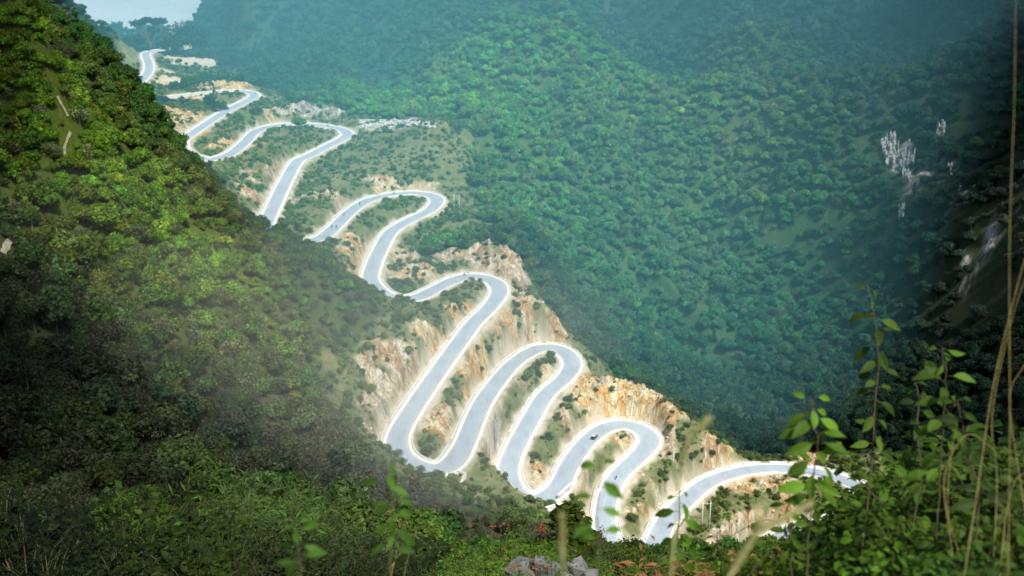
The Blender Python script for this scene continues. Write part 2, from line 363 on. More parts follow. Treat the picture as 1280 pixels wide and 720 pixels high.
def mat_asphalt():
    m, nt = newmat('road_asphalt')
    uv = nd(nt, 'ShaderNodeAttribute', attribute_name='lat').outputs['Fac']      # -1..1 across the road
    pos = nd(nt, 'ShaderNodeNewGeometry').outputs['Position']
    n1 = noise(nt, pos, .08, 5); n2 = noise(nt, pos, 2.5, 4)
    c = mixc(nt, n1, (.36, .44, .51), (.50, .57, .63))
    ab = nd(nt, 'ShaderNodeMath', operation='ABSOLUTE'); lk(nt, uv, ab.inputs[0])
    edge = ramp(nt, ab.outputs[0], [(.0, (0, 0, 0)), (.25, (.25, .25, .25)), (.5, (.0, .0, .0)), (.82, (.5, .5, .5)), (1, (1, 1, 1))])
    sep = nd(nt, 'ShaderNodeMath', operation='MULTIPLY'); lk(nt, edge, sep.inputs[0]); lk(nt, n1, sep.inputs[1])
    c = mixc(nt, sep.outputs[0], c, (.66, .68, .68))
    mpr = nd(nt, 'ShaderNodeMapping'); mpr.inputs['Scale'].default_value = (.5, .12, .5); lk(nt, pos, mpr.inputs[0])
    c = mixc(nt, .45, c, ramp(nt, noise(nt, mpr.outputs[0], .5, 7, .7, .6), [(.35, (.62, .64, .66)), (.55, (1, 1, 1))]), 'MULTIPLY')
    c = mixc(nt, .15, c, ramp(nt, n2, [(.3, (.2, .2, .2)), (.7, (1, 1, 1))]), 'MULTIPLY')
    out_bsdf(nt, c, .75, n2, .2, .02, .3); return m

M = {}
M['ground'] = mat_terrain(); M['asphalt'] = mat_asphalt()
M['concrete'] = mat_simple('pale_concrete', (.78, .76, .69), (.90, .89, .83), .25, .85, .2, .03)
M['parapet'] = mat_simple('whitewashed_concrete', (.74, .73, .69), (.88, .88, .85), .6, .85, .2, .03)
M['bark'] = mat_simple('bark', (.07, .055, .04), (.16, .13, .10), 2, .9, .5, .05, .1, obj=True)
M['stem'] = mat_simple('stem_bark', (.05, .04, .02), (.12, .10, .05), 30, .8, .3, .002, .2)
M['dry'] = mat_simple('dry_straw', (.13, .11, .035), (.34, .28, .10), 20, .8, .2, .002, .2)
M['dryleaf'] = mat_simple('withered_leaves', (.10, .06, .02), (.30, .13, .05), 12, .8, .2, .002, .2)
M['lime'] = mat_simple('limestone', (.12, .13, .14), (.62, .62, .60), .8, .9, .8, .5, .1)
M['rubble'] = mat_simple('white_rubble', (.42, .42, .42), (.82, .81, .78), .45, .9, .7, .3, .1)
M['rockfg'] = mat_simple('grey_rock', (.07, .07, .07), (.24, .24, .23), 4, .9, .7, .05, .1)
M['path'] = mat_simple('trodden_earth', (.14, .15, .08), (.40, .38, .27), .8, .95, .3, .05, .1)
M['darkroof'] = mat_simple('dark_tin', (.05, .05, .06), (.10, .10, .11), 1, .6)
M['leafF'] = mat_leaf('forest_leaves', 'INST'); M['leafO'] = mat_leaf('crown_leaves', 'OBJ')

# ------------------------------------------------------------------ mesh helpers
def mesh_np(name, V, Fq, mats=(), smooth=False, attrs=None, uniform=True):
    me = bpy.data.meshes.new(name); V = np.asarray(V, np.float32); Fq = np.asarray(Fq, np.int32)
    me.vertices.add(len(V)); me.vertices.foreach_set('co', V.ravel())
    k = Fq.shape[1]; me.loops.add(Fq.size); me.loops.foreach_set('vertex_index', Fq.ravel())
    me.polygons.add(len(Fq)); me.polygons.foreach_set('loop_start', np.arange(0, Fq.size, k, dtype=np.int32)); me.polygons.foreach_set('loop_total', np.full(len(Fq), k, np.int32))
    if smooth: me.polygons.foreach_set('use_smooth', np.ones(len(Fq), bool))
    me.update(calc_edges=True)
    for mm in mats: me.materials.append(mm)
    for nm, a in (attrs or {}).items():
        at = me.attributes.new(nm, 'FLOAT', 'POINT'); at.data.foreach_set('value', np.asarray(a, np.float32).ravel())
    return me
def link(name, me, parent=None):
    o = bpy.data.objects.new(name, me); COL.objects.link(o)
    if parent is not None: o.parent = parent
    return o
def tag(o, label=None, cat=None, group=None, kind=None):
    if label: o['label'] = label
    if cat: o['category'] = cat
    if group: o['group'] = group
    if kind: o['kind'] = kind
    return o
def empty(name, loc, rz=0.0):
    o = bpy.data.objects.new(name, None); COL.objects.link(o); o.location = loc; o.rotation_euler = (0, 0, rz); o.empty_display_size = .3
    return o
class MB:
    def __init__(s): s.v = []; s.f = []; s.m = []
    def add(s, vs, fs, mi=0):
        o = len(s.v); s.v += [tuple(map(float, v)) for v in vs]; s.f += [tuple(i + o for i in f) for f in fs]; s.m += [mi] * len(fs)
    def box(s, c, d, rz=0.0, taper=1.0, mi=0):
        vs = []
        for z in (-1, 1):
            t = taper if z > 0 else 1
            for x, y in ((-1, -1), (1, -1), (1, 1), (-1, 1)):
                px, py = x * d[0] / 2 * t, y * d[1] / 2 * t
                vs.append((c[0] + px * math.cos(rz) - py * math.sin(rz), c[1] + px * math.sin(rz) + py * math.cos(rz), c[2] + z * d[2] / 2))
        s.add(vs, [(0, 3, 2, 1), (4, 5, 6, 7), (0, 1, 5, 4), (1, 2, 6, 5), (2, 3, 7, 6), (3, 0, 4, 7)], mi)
    def tube(s, pts, rad, n=6, mi=0):
        pts = [Vector(p) for p in pts]; rings = []
        if not hasattr(rad, '__len__'): rad = [rad] * len(pts)
        prev = None
        for i, p in enumerate(pts):
            t = (pts[min(i + 1, len(pts) - 1)] - pts[max(i - 1, 0)]).normalized()
            a = t.orthogonal().normalized() if prev is None else (prev - t * prev.dot(t)).normalized()
            prev = a; b = t.cross(a)
            rings.append([p + (a * math.cos(2 * math.pi * k / n) + b * math.sin(2 * math.pi * k / n)) * rad[i] for k in range(n)])
        vs = [v for r in rings for v in r]; fs = []
        for i in range(len(rings) - 1):
            for k in range(n): fs.append((i * n + k, i * n + (k + 1) % n, (i + 1) * n + (k + 1) % n, (i + 1) * n + k))
        fs.append(tuple(range(n - 1, -1, -1))); fs.append(tuple((len(rings) - 1) * n + k for k in range(n)))
        s.add(vs, fs, mi)
    def leaf(s, p, d, nrm, L, W, droop=.25, fold=.18, mi=0, seg=4):
        d = Vector(d).normalized(); nrm = Vector(nrm); sd = d.cross(nrm)
        if sd.length < 1e-4: sd = d.orthogonal()
        sd.normalize(); nn = sd.cross(d).normalized(); p = Vector(p)
        prof = [0, .72, 1.0, .74, 0] if seg == 4 else [0, 1, 0]
        K_ = len(prof) - 1; vs = []; fs = []
        mid = []; lft = []; rgt = []
        for i, w in enumerate(prof):
            t = i / K_; c = p + d * (L * t) - nn * (droop * L * t * t)
            mid.append(len(vs)); vs.append(c)
            if 0 < i < K_:
                lft.append(len(vs)); vs.append(c + sd * (W / 2 * w) + nn * (fold * W / 2 * w))
                rgt.append(len(vs)); vs.append(c - sd * (W / 2 * w) + nn * (fold * W / 2 * w))
        fs.append((mid[0], lft[0], mid[1])); fs.append((mid[0], mid[1], rgt[0]))
        for i in range(K_ - 2):
            fs.append((mid[i + 1], lft[i], lft[i + 1], mid[i + 2])); fs.append((mid[i + 1], mid[i + 2], rgt[i + 1], rgt[i]))
        fs.append((mid[-2], lft[-1], mid[-1])); fs.append((mid[-2], mid[-1], rgt[-1]))
        s.add(vs, fs, mi)
    def mesh(s, name, mats, smooth=False):
        me = bpy.data.meshes.new(name); me.from_pydata(s.v, [], s.f)
        for m_ in mats: me.materials.append(m_)
        me.polygons.foreach_set('material_index', np.array(s.m, np.int32))
        if smooth: me.polygons.foreach_set('use_smooth', np.ones(len(s.f), bool))
        me.update(); return me
    def build(s, name, mats, parent=None, smooth=False):
        if not isinstance(mats, (list, tuple)): mats = [mats]
        return link(name, s.mesh(name, mats, smooth), parent)

# ------------------------------------------------------------------ terrain object
nr, na = GR.shape
idx = np.arange(nr * na).reshape(nr, na)
quads = np.stack([idx[:-1, :-1], idx[:-1, 1:], idx[1:, 1:], idx[1:, :-1]], -1).reshape(-1, 4)
# open scrub / grass on the spur
opn = np.zeros_like(H)
opens = [(500,185,60),(450,180,40),(370,180,40),(330,220,50),(300,205,40),(480,290,30),(560,290,35),(430,290,40),(520,390,25),(600,400,30),(650,480,25),(620,540,25),(700,560,25),(760,580,30),(840,590,35),(900,650,40),(960,640,40),(230,90,70),(880,560,30),(790,500,30),(640,350,30),(470,500,22),(580,470,25),(680,600,20),(545,520,20),(420,225,40),(250,150,50),(300,130,45),(1000,660,50)]
for (u, v, rad) in opens:
    c = ray(u, v)
    if c is not None: opn = np.maximum(opn, np.exp(-((GX - c[0]) ** 2 + (GY - c[1]) ** 2) / (rad * rad)))
opn = np.maximum(opn, sstep(34, 14, D) * .9)
openm = sstep(.3, .62, opn + (nz - .5) * .5)
V = np.stack([GX, GY, H], -1).reshape(-1, 3)
# jitter rock vertices sideways a little so that faces break up
jit = (rock * sstep(9, 14, D)).ravel()[:, None] * (RNG.random((nr * na, 2)) - .5) * .9
V[:, :2] += jit
V = np.vstack([V, [[0, -60, CZ + 6]]])
me = mesh_np('hillside', V, quads, [M['ground']], True, dict(rock=np.append(rock * (1 - wpl), 0), warm=np.append(WARM, 0), soil=np.append(soil, 0), plain=np.append(wpl, 0), open=np.append(openm, 0)))
TERR = me; tag(link('hillside', me), kind='structure')

# ------------------------------------------------------------------ road
def ribbon(offsets, zoff, i0=0, i1=None, close=False):
    i1 = i1 or NR; V_ = []; k = len(offsets)
    for i in range(i0, i1):
        for o_, z_ in zip(offsets, zoff):
            oo = o_[i] if hasattr(o_, '__len__') else o_
            V_.append(road[i] + nor[i] * oo + np.array([0, 0, z_]))
    n_ = i1 - i0; F_ = []
    kk = k if close else k - 1
    for i in range(n_ - 1):
        for j in range(kk):
            F_.append((i * k + j, i * k + (j + 1) % k, (i + 1) * k + (j + 1) % k, (i + 1) * k + j))
    return np.array(V_), np.array(F_)
wide = 3.35 + np.clip((abs(curv) - .02) / .05, 0, 1) * .9                 # hairpins are widened
wide = np.convolve(np.pad(wide, 10, 'edge'), np.ones(21) / 21, 'valid')
offs = [wide * t for t in np.linspace(-1, 1, 9)]
V_, F_ = ribbon(offs, [0.06 + .03 * (1 - abs(t)) for t in np.linspace(-1, 1, 9)])
tag(link('road', mesh_np('road', V_, F_, [M['asphalt']], True, dict(lat=np.tile(np.linspace(-1, 1, 9), NR)))), kind='structure')
for sg in (1, -1):
    V_, F_ = ribbon([sg * (wide + .0), sg * (wide + .02), sg * (wide + 1.45), sg * (wide + 1.5)], [-.1, .12, .16, -.3])
    tag(link('road_shoulder', mesh_np('road_shoulder', V_, F_, [M['concrete']])), kind='structure')
nz1 = vnoise(np.arange(NR) * .03, np.zeros(NR), 77)
for sg, lab in ((1, 'whitewashed low parapet wall along one edge of the winding road, hillward at the lowest bend'), (-1, 'whitewashed low parapet wall along the opposite edge of the winding road')):
    mb = MB(); i = 1
    while i < NR - 8:
        L_ = 5; vs = []
        for k in range(L_ + 1):
            f_ = i + k * (.93 if k == L_ else 1.0); i0 = int(f_); fr = f_ - i0; p_ = road[i0] * (1 - fr) + road[i0 + 1] * fr; n_ = nor[i0]
            for o_, z_ in ((1.62, -.3), (1.62, .62), (2.0, .62), (2.0, -.6)): vs.append(tuple(p_ + n_ * sg * (wide[i0] + o_) + np.array([0, 0, z_])))
        fs = [(k * 4 + a, k * 4 + (a + 1) % 4, (k + 1) * 4 + (a + 1) % 4, (k + 1) * 4 + a) for k in range(L_) for a in range(4)] + [(0, 1, 2, 3), (L_ * 4 + 3, L_ * 4 + 2, L_ * 4 + 1, L_ * 4)]
        mb.add(vs, fs); i += L_ if (i // 5) % 9 else L_ + 2
    o = mb.build('parapet_wall', M['parapet'])
    tag(o, lab, 'parapet wall')

# ------------------------------------------------------------------ trees
def crown_np(seed, rad, hgt_, nclump, nleaf, leaf, shape='round', core=True):
    g = np.random.default_rng(seed); Vs = []; Fs = []
    zc = hgt_ - rad * (1.0 if shape == 'round' else .9)
    cl = []
    for i in range(nclump):
        if shape == 'cone':
            t = g.random() ** .8; rr = rad * (1 - t) * .75 + .15; a = g.random() * 6.283; q = np.array([math.cos(a) * rr * .7, math.sin(a) * rr * .7, hgt_ * (.2 + .75 * t)]); cr_ = rad * (.5 - .3 * t)
        elif shape == 'flat':
            a = g.random() * 6.283; rr = rad * math.sqrt(g.random()) * .85; q = np.array([math.cos(a) * rr, math.sin(a) * rr, hgt_ * (.86 + .12 * g.random()) - rr * .12]); cr_ = rad * .28
        else:
            d = g.normal(size=3); d /= np.linalg.norm(d); d[2] = abs(d[2]) * 1.0 - .25
            q = np.array([d[0] * rad * .62, d[1] * rad * .62, zc + d[2] * rad * .62]); cr_ = rad * (.36 + .2 * g.random())
        cl.append((q, cr_))
    for q, cr_ in cl:
        m = int(nleaf * (cr_ / (rad * .4)) ** 2)
        d = g.normal(size=(m, 3)); d /= np.linalg.norm(d, axis=1)[:, None]
        sq = np.array([1.0, 1.0, .42 if shape == 'flat' else .78])
        p = q + d * sq * cr_ * (0.72 + .36 * g.random((m, 1)))
        nn = d + g.normal(size=(m, 3)) * .55; nn /= np.linalg.norm(nn, axis=1)[:, None]
        a = np.cross(nn, g.normal(size=(m, 3))); a /= np.linalg.norm(a, axis=1)[:, None]; b = np.cross(nn, a)
        s_ = leaf * (.6 + .8 * g.random((m, 1)))
        v = np.stack([p - a * s_, p - b * s_ * .55 + nn * s_ * .12, p + a * s_, p + b * s_ * .55 + nn * s_ * .12], 1)
        o = sum(len(x) for x in Vs); Vs.append(v.reshape(-1, 3)); Fs.append(np.arange(m * 4).reshape(m, 4) + o)
        if core:                                    # shaded leaf mass inside the clump
            o = sum(len(x) for x in Vs); ring = []
            for j, ph in enumerate((-.9, -.3, .3, .9)):
                for k in range(6):
                    th = k * 1.047 + j * .5; ring.append(q + sq * cr_ * .66 * np.array([math.cos(th) * math.cos(ph), math.sin(th) * math.cos(ph), math.sin(ph)]))
            Vs.append(np.array(ring))
            Fs.append(np.array([(o + j * 6 + k, o + j * 6 + (k + 1) % 6, o + (j + 1) * 6 + (k + 1) % 6, o + (j + 1) * 6 + k) for j in range(3) for k in range(6)]))
    return np.vstack(Vs), np.vstack(Fs), cl
def trunk_mb(seed, hgt_, cl, r0, nl=5):
    g = random.Random(seed); mb = MB(); top = Vector((g.uniform(-.3, .3), g.uniform(-.3, .3), hgt_ * .72))
    mb.tube([(0, 0, -.8), (0, 0, 0), top * .4 + Vector((.1, .05, 0)), top], [r0 * 1.3, r0, r0 * .7, r0 * .3], 6)
    for q, c_ in cl[:nl]:
        s_ = top * g.uniform(.4, .8); e = Vector(q) * .95; m_ = (s_ + e) / 2 + Vector((0, 0, -.2))
        mb.tube([s_, m_, e], [r0 * .4, r0 * .28, r0 * .12], 5)
    return mb
# tree kinds: name, radius, height, clumps, leaves per clump, leaf size, shape
KINDS = [(4.0, 8.5, 12, 80, .42, 'round'), (4.6, 9.5, 16, 75, .45, 'round'), (3.4, 9.5, 11, 80, .40, 'round'), (3.6, 7.0, 10, 85, .38, 'round'),
         (2.4, 10.5, 16, 60, .36, 'cone'), (3.8, 7.5, 15, 34, .30, 'sparse'), (1.9, 2.6, 8, 46, .26, 'round'), (1.5, 2.2, 7, 26, .22, 'sparse')]
protoF = bpy.data.collections.new('forest_kinds')
crownM, trunkM = [], []
for k, (rad, hh, nc, nl, lf, shp) in enumerate(KINDS):
    v_, f_, cl = crown_np(100 + k, rad, hh, nc, nl, lf, 'round' if shp == 'sparse' else shp, core=(shp != 'sparse'))
    cm = mesh_np('crown', v_, f_, [M['leafO']]); tb = trunk_mb(200 + k, hh, cl, .22 if hh > 5 else .07, 10 if shp == 'sparse' else 5); tm = tb.mesh('trunk', [M['bark']], True)
    crownM.append(cm); trunkM.append(tm)
    # joined version for the mass
    tv = np.array(tb.v); fm = bpy.data.meshes.new('forest_kind')
    fm.from_pydata([tuple(x) for x in v_] + [tuple(x) for x in tv], [], [tuple(x) for x in f_] + [tuple(i + len(v_) for i in x) for x in tb.f])
    fm.materials.append(M['leafF']); fm.materials.append(M['bark'])
    fm.polygons.foreach_set('material_index', np.array([0] * len(f_) + [1] * len(tb.f), np.int32)); fm.update()
    po = bpy.data.objects.new('forest_kind_%02d' % k, fm); protoF.objects.link(po)

# foliage hue by place, with edge shade and sunlit brightness painted in: (u, v, radius m, colour)
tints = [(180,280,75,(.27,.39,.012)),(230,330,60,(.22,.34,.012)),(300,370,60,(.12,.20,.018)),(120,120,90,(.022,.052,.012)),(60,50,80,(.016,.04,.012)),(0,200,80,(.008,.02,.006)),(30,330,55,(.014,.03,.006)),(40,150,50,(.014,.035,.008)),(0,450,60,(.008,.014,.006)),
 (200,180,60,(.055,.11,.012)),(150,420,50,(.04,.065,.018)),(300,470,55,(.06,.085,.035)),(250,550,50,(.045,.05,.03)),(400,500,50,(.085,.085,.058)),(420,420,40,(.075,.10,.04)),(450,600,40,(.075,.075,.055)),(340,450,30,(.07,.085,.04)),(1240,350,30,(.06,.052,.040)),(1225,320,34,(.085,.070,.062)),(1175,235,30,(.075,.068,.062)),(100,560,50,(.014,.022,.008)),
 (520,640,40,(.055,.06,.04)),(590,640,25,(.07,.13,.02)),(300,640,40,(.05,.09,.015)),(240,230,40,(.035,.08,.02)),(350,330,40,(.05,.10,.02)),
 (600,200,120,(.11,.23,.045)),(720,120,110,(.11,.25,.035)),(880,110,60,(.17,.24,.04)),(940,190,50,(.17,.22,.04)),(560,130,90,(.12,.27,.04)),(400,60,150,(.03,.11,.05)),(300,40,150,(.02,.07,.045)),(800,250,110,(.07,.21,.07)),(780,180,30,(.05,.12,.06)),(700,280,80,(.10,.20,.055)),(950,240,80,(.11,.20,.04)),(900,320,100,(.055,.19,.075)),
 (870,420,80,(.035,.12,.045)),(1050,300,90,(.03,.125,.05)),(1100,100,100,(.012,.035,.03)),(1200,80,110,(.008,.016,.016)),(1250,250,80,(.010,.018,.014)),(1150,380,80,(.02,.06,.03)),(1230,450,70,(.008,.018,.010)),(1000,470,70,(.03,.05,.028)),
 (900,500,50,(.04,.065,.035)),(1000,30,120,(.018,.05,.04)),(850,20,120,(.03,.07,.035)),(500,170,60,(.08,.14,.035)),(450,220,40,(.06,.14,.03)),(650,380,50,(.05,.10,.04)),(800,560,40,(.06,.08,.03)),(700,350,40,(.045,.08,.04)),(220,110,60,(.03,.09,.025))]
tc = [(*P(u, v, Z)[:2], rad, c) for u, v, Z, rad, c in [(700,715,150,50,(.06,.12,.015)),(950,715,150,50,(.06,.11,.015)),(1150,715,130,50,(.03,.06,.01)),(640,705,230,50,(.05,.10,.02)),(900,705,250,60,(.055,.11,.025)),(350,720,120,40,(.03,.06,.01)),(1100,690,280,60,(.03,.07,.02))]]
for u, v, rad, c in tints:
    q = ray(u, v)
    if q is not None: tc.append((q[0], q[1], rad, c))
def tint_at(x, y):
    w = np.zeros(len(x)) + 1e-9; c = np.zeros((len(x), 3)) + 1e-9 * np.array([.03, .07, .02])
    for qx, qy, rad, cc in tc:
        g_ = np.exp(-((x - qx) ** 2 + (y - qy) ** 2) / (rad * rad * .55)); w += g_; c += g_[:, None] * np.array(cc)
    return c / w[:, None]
_tt = tint_at(V[:, 0], V[:, 1]) * .8  # ground takes the same tints, painted edge shade included
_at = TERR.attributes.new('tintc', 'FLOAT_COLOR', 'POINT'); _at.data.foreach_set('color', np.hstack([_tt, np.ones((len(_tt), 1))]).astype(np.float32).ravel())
CLEAR = [(80,140,3),(84,148,3),(82,178,3),(81,192,3),(12,300,4),(20,288,3.5),(4,312,4),(1235,340,12),(1215,370,9),(1255,380,9),(1235,300,7),(215,64,22),(240,74,20),(185,66,12),(500,158,26),(470,158,18),(530,160,18),(185,85,14),(1120,200,8),(1112,190,9),(1133,208,9),(1176,166,6),(1128,268,6),(1188,216,4),(1216,240,4),(1125,230,5)]
cc_ = [(ray(u, v), r_) for u, v, r_ in CLEAR]; cc_ = [(c, r_) for c, r_ in cc_ if c is not None]
# candidate positions: jittered grid whose step is about a crown's width
def scatter(step, seed, x0=-560, x1=760, y0=60, y1=1500):
    g = np.random.default_rng(seed)
    xs, ys = np.meshgrid(np.arange(x0, x1, step), np.arange(y0, y1, step))
    xs = xs.ravel() + (g.random(xs.size) - .5) * step * 1.1; ys = ys.ravel() + (g.random(ys.size) - .5) * step * 1.1
    a = np.arctan2(xs, ys); k = (abs(a) < R(33)); return xs[k], ys[k], g
def occluded(p, lift=0.0, eps=.3):
    """hidden by the ground from the viewpoint"""
    out = np.zeros(len(p), bool); ts = np.linspace(.25, .985, 60)
    for i, q in enumerate(p):
        X_ = q[0] * ts; Y_ = q[1] * ts; Z_ = CZ + (q[2] + lift - CZ) * ts
        out[i] = (bil(H, AZ, RR, X_, Y_) > Z_ + eps).any()
    return out
xs, ys, g = scatter(4.5, 11)
xe, ye, ge = scatter(2.4, 12, -330, -40, 120, 620)
se = bil(slope, AZ, RR, xe, ye); ke = ge.random(len(xe)) < np.clip(np.sqrt(1 + se * se) - 1.25, 0, 3) * .16
steep = np.concatenate([np.zeros(len(xs), bool), np.ones(ke.sum(), bool)]); xs = np.concatenate([xs, xe[ke]]); ys = np.concatenate([ys, ye[ke]])
ex = []
for pu in range(-40, 330, 10):
    for pv in range(-10, 460, 10):
        q = ray(pu + ge.uniform(-4, 4), pv + ge.uniform(-4, 4))
        if q is None or not (120 < np.hypot(q[0], q[1]) < 640): continue
        s_ = bil(slope, AZ, RR, q[0:1], q[1:2])[0]
        if s_ > 1.15 and ge.random() < .55: ex.append(q)
ex = np.array(ex).reshape(-1, 3); steep = np.append(steep, np.ones(len(ex), bool)); xs = np.append(xs, ex[:, 0]); ys = np.append(ys, ex[:, 1])
zs = hgt(xs, ys); dr, _, _ = road_near(xs, ys)
op = bil(openm, AZ, RR, xs, ys); rk_ = bil(rock, AZ, RR, xs, ys); pl = bil(wpl, AZ, RR, xs, ys)
u_, v_, Z_ = proj(np.stack([xs, ys, zs], 1))
dens = fbm(xs, ys, 28, 3, 61)
keep = (bil(soil, AZ, RR, xs, ys) < .3) & (dr > 11) & (pl < .15) & (rk_ < .35) & (Z_ > 105) & (u_ > -160) & (u_ < 1440) & (v_ > -120) & (v_ < 800)
keep &= (g.random(len(xs)) < np.where(op > .5, .07 + .22 * (dens > .56) * (dr > 16), .93 - .35 * sstep(.55, .8, dens))) | (steep & (op < .5))
for c, r_ in cc_: keep &= (xs - c[0]) ** 2 + (ys - c[1]) ** 2 > r_ * r_
# thinner rows on the far mountain
keep &= g.random(len(xs)) < np.where(Z_ > 560, .97, 1.0)
xs, ys, zs, u_, v_, Z_, dr, op, steep = [a[keep] for a in (xs, ys, zs, u_, v_, Z_, dr, op, steep)]
N = len(xs)
pts3 = np.stack([xs, ys, zs], 1)
vis = ~occluded(pts3, 7.0)
xs, ys, zs, u_, v_, Z_, dr, op, pts3, steep = [a[vis] for a in (xs, ys, zs, u_, v_, Z_, dr, op, pts3, steep)]
N = len(xs); print('TREES', N)
kind = g.choice([0, 1, 2, 3, 4, 5], N, p=[.27, .2, .2, .18, .05, .10])
gr_ = fbm(xs, ys, 60, 3, 71)
greyzone = (Z_ < 480) & (v_ > 380) & (u_ < 760)
kind = np.where(greyzone & (g.random(N) < .5), 5, kind)
sc = (.52 + .68 * g.random(N) ** 1.3) * np.where(Z_ > 560, .98, 1.0) * np.where(dr < 22, .55, 1.0) * np.where(op > .5, .5, 1.0) * np.where(steep, .72, 1.0)
# keep crowns below the sight line to the road's lower bends
near_edge = (dr < 45) & (Z_ < 430) & (u_ > 440); sc = np.where(near_edge, sc * .42, sc); sc = np.where((Z_ < 330) & (u_ > 560), sc * .5, sc); sc = np.where((Z_ > 600) & (dr < 28), sc * .55, sc); sc = np.where((Z_ > 380) & (Z_ < 530) & (u_ < 470) & (v_ > 165) & (dr < 85), sc * .78, sc); sc = np.where((Z_ < 165) & (u_ <= 560), sc * .62, sc)
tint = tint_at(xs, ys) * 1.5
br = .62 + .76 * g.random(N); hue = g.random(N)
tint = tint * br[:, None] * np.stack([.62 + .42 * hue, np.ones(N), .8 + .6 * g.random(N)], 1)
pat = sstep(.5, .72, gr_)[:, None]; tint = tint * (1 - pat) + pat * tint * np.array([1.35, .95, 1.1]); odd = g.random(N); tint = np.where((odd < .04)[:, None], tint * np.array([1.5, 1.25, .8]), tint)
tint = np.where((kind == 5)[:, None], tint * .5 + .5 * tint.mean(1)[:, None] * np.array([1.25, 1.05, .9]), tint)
rotz = g.random(N) * 6.283
size = sc / Z_
inf = (u_ > 5) & (u_ < 1275) & (v_ > 12) & (v_ < 700)
order = np.argsort(-np.where(inf & (Z_ > 100), size, -1))
ind = order[:300]; isind = np.zeros(N, bool); isind[ind] = True
def zone(u, v, Z, k, t):
    br_ = t[1]
    if k == 5: s_ = 'grey thin-leaved tree'
    elif k == 4: s_ = 'slender pointed tree'
    else: s_ = 'round-crowned tree'
    if u > 470 and Z < 430: w = 'below the lower road bends'
    elif v > 560: w = 'low on the near left slope above the foreground bushes'
    elif v > 400: w = 'on the middle of the left slope'
    elif v > 220: w = 'on the sunlit upper left slope'
    else: w = 'near the top of the left slope'
    if Z > 520: w = 'on the far slope across the gorge'
    c = 'bright yellow-green' if br_ > .13 else ('mid-green' if br_ > .06 else 'dark green')
    return f'{c} {s_} {w}', f'{s_}s {w}'
def add_tree(x, y, z, k, s_, col_, rz, label, group, name='broadleaf_tree', cat='tree'):
    t = empty(name, (x, y, z - .15), rz); t.scale = (s_, s_, s_)
    tag(t, label, cat, group)
    c = link('crown', crownM[k], t); c.color = (*col_, 1)
    link('trunk', trunkM[k], t); return t
for i in ind:
    lb, gp = zone(u_[i], v_[i], Z_[i], kind[i], tint[i])
    add_tree(xs[i], ys[i], zs[i], int(kind[i]), float(sc[i]), tint[i], float(rotz[i]), lb, gp, 'slender_tree' if kind[i] == 4 else ('thin_leaved_tree' if kind[i] == 5 else 'broadleaf_tree'))

def gn_scatter(name, pos, scl, rz, kd, tn, coll):
    me = bpy.data.meshes.new(name); me.vertices.add(len(pos)); me.vertices.foreach_set('co', np.asarray(pos, np.float32).ravel())
    a = me.attributes.new('scl', 'FLOAT', 'POINT'); a.data.foreach_set('value', np.asarray(scl, np.float32))
    a = me.attributes.new('rz', 'FLOAT', 'POINT'); a.data.foreach_set('value', np.asarray(rz, np.float32))
    a = me.attributes.new('kd', 'INT', 'POINT'); a.data.foreach_set('value', np.asarray(kd, np.int32))
    a = me.attributes.new('tint', 'FLOAT_COLOR', 'POINT'); a.data.foreach_set('color', np.hstack([tn, np.ones((len(tn), 1))]).astype(np.float32).ravel())
    o = link(name, me)
    ng = bpy.data.node_groups.new(name + '_scatter', 'GeometryNodeTree')
    ng.interface.new_socket('Geometry', in_out='INPUT', socket_type='NodeSocketGeometry'); ng.interface.new_socket('Geometry', in_out='OUTPUT', socket_type='NodeSocketGeometry')
    gi = ng.nodes.new('NodeGroupInput'); go = ng.nodes.new('NodeGroupOutput'); ip = ng.nodes.new('GeometryNodeInstanceOnPoints')
    ci = ng.nodes.new('GeometryNodeCollectionInfo'); ci.inputs['Collection'].default_value = coll; ci.inputs['Separate Children'].default_value = True; ci.inputs['Reset Children'].default_value = True
    def na_(nm, ty): x = ng.nodes.new('GeometryNodeInputNamedAttribute'); x.data_type = ty; x.inputs[0].default_value = nm; return [s for s in x.outputs if s.enabled and s.name == 'Attribute'][0]
    cx = ng.nodes.new('ShaderNodeCombineXYZ'); er = ng.nodes.new('FunctionNodeEulerToRotation')
    L_ = ng.links.new
    L_(na_('rz', 'FLOAT'), cx.inputs[2]); L_(cx.outputs[0], er.inputs[0]); L_(er.outputs[0], ip.inputs['Rotation'])
    L_(gi.outputs[0], ip.inputs['Points']); L_(ci.outputs[0], ip.inputs['Instance']); ip.inputs['Pick Instance'].default_value = True
    L_(na_('kd', 'INT'), ip.inputs['Instance Index']); L_(na_('scl', 'FLOAT'), ip.inputs['Scale']); L_(ip.outputs[0], go.inputs[0])
    md = o.modifiers.new('scatter', 'NODES'); md.node_group = ng
    return o
r_ = ~isind
pos = np.stack([xs, ys, zs - .2], 1)[r_]
tag(gn_scatter('forest', pos, sc[r_], rotz[r_], kind[r_], tint[r_], protoF), 'mixed green forest covering the slopes on both sides of the gorge', 'forest', kind='stuff')
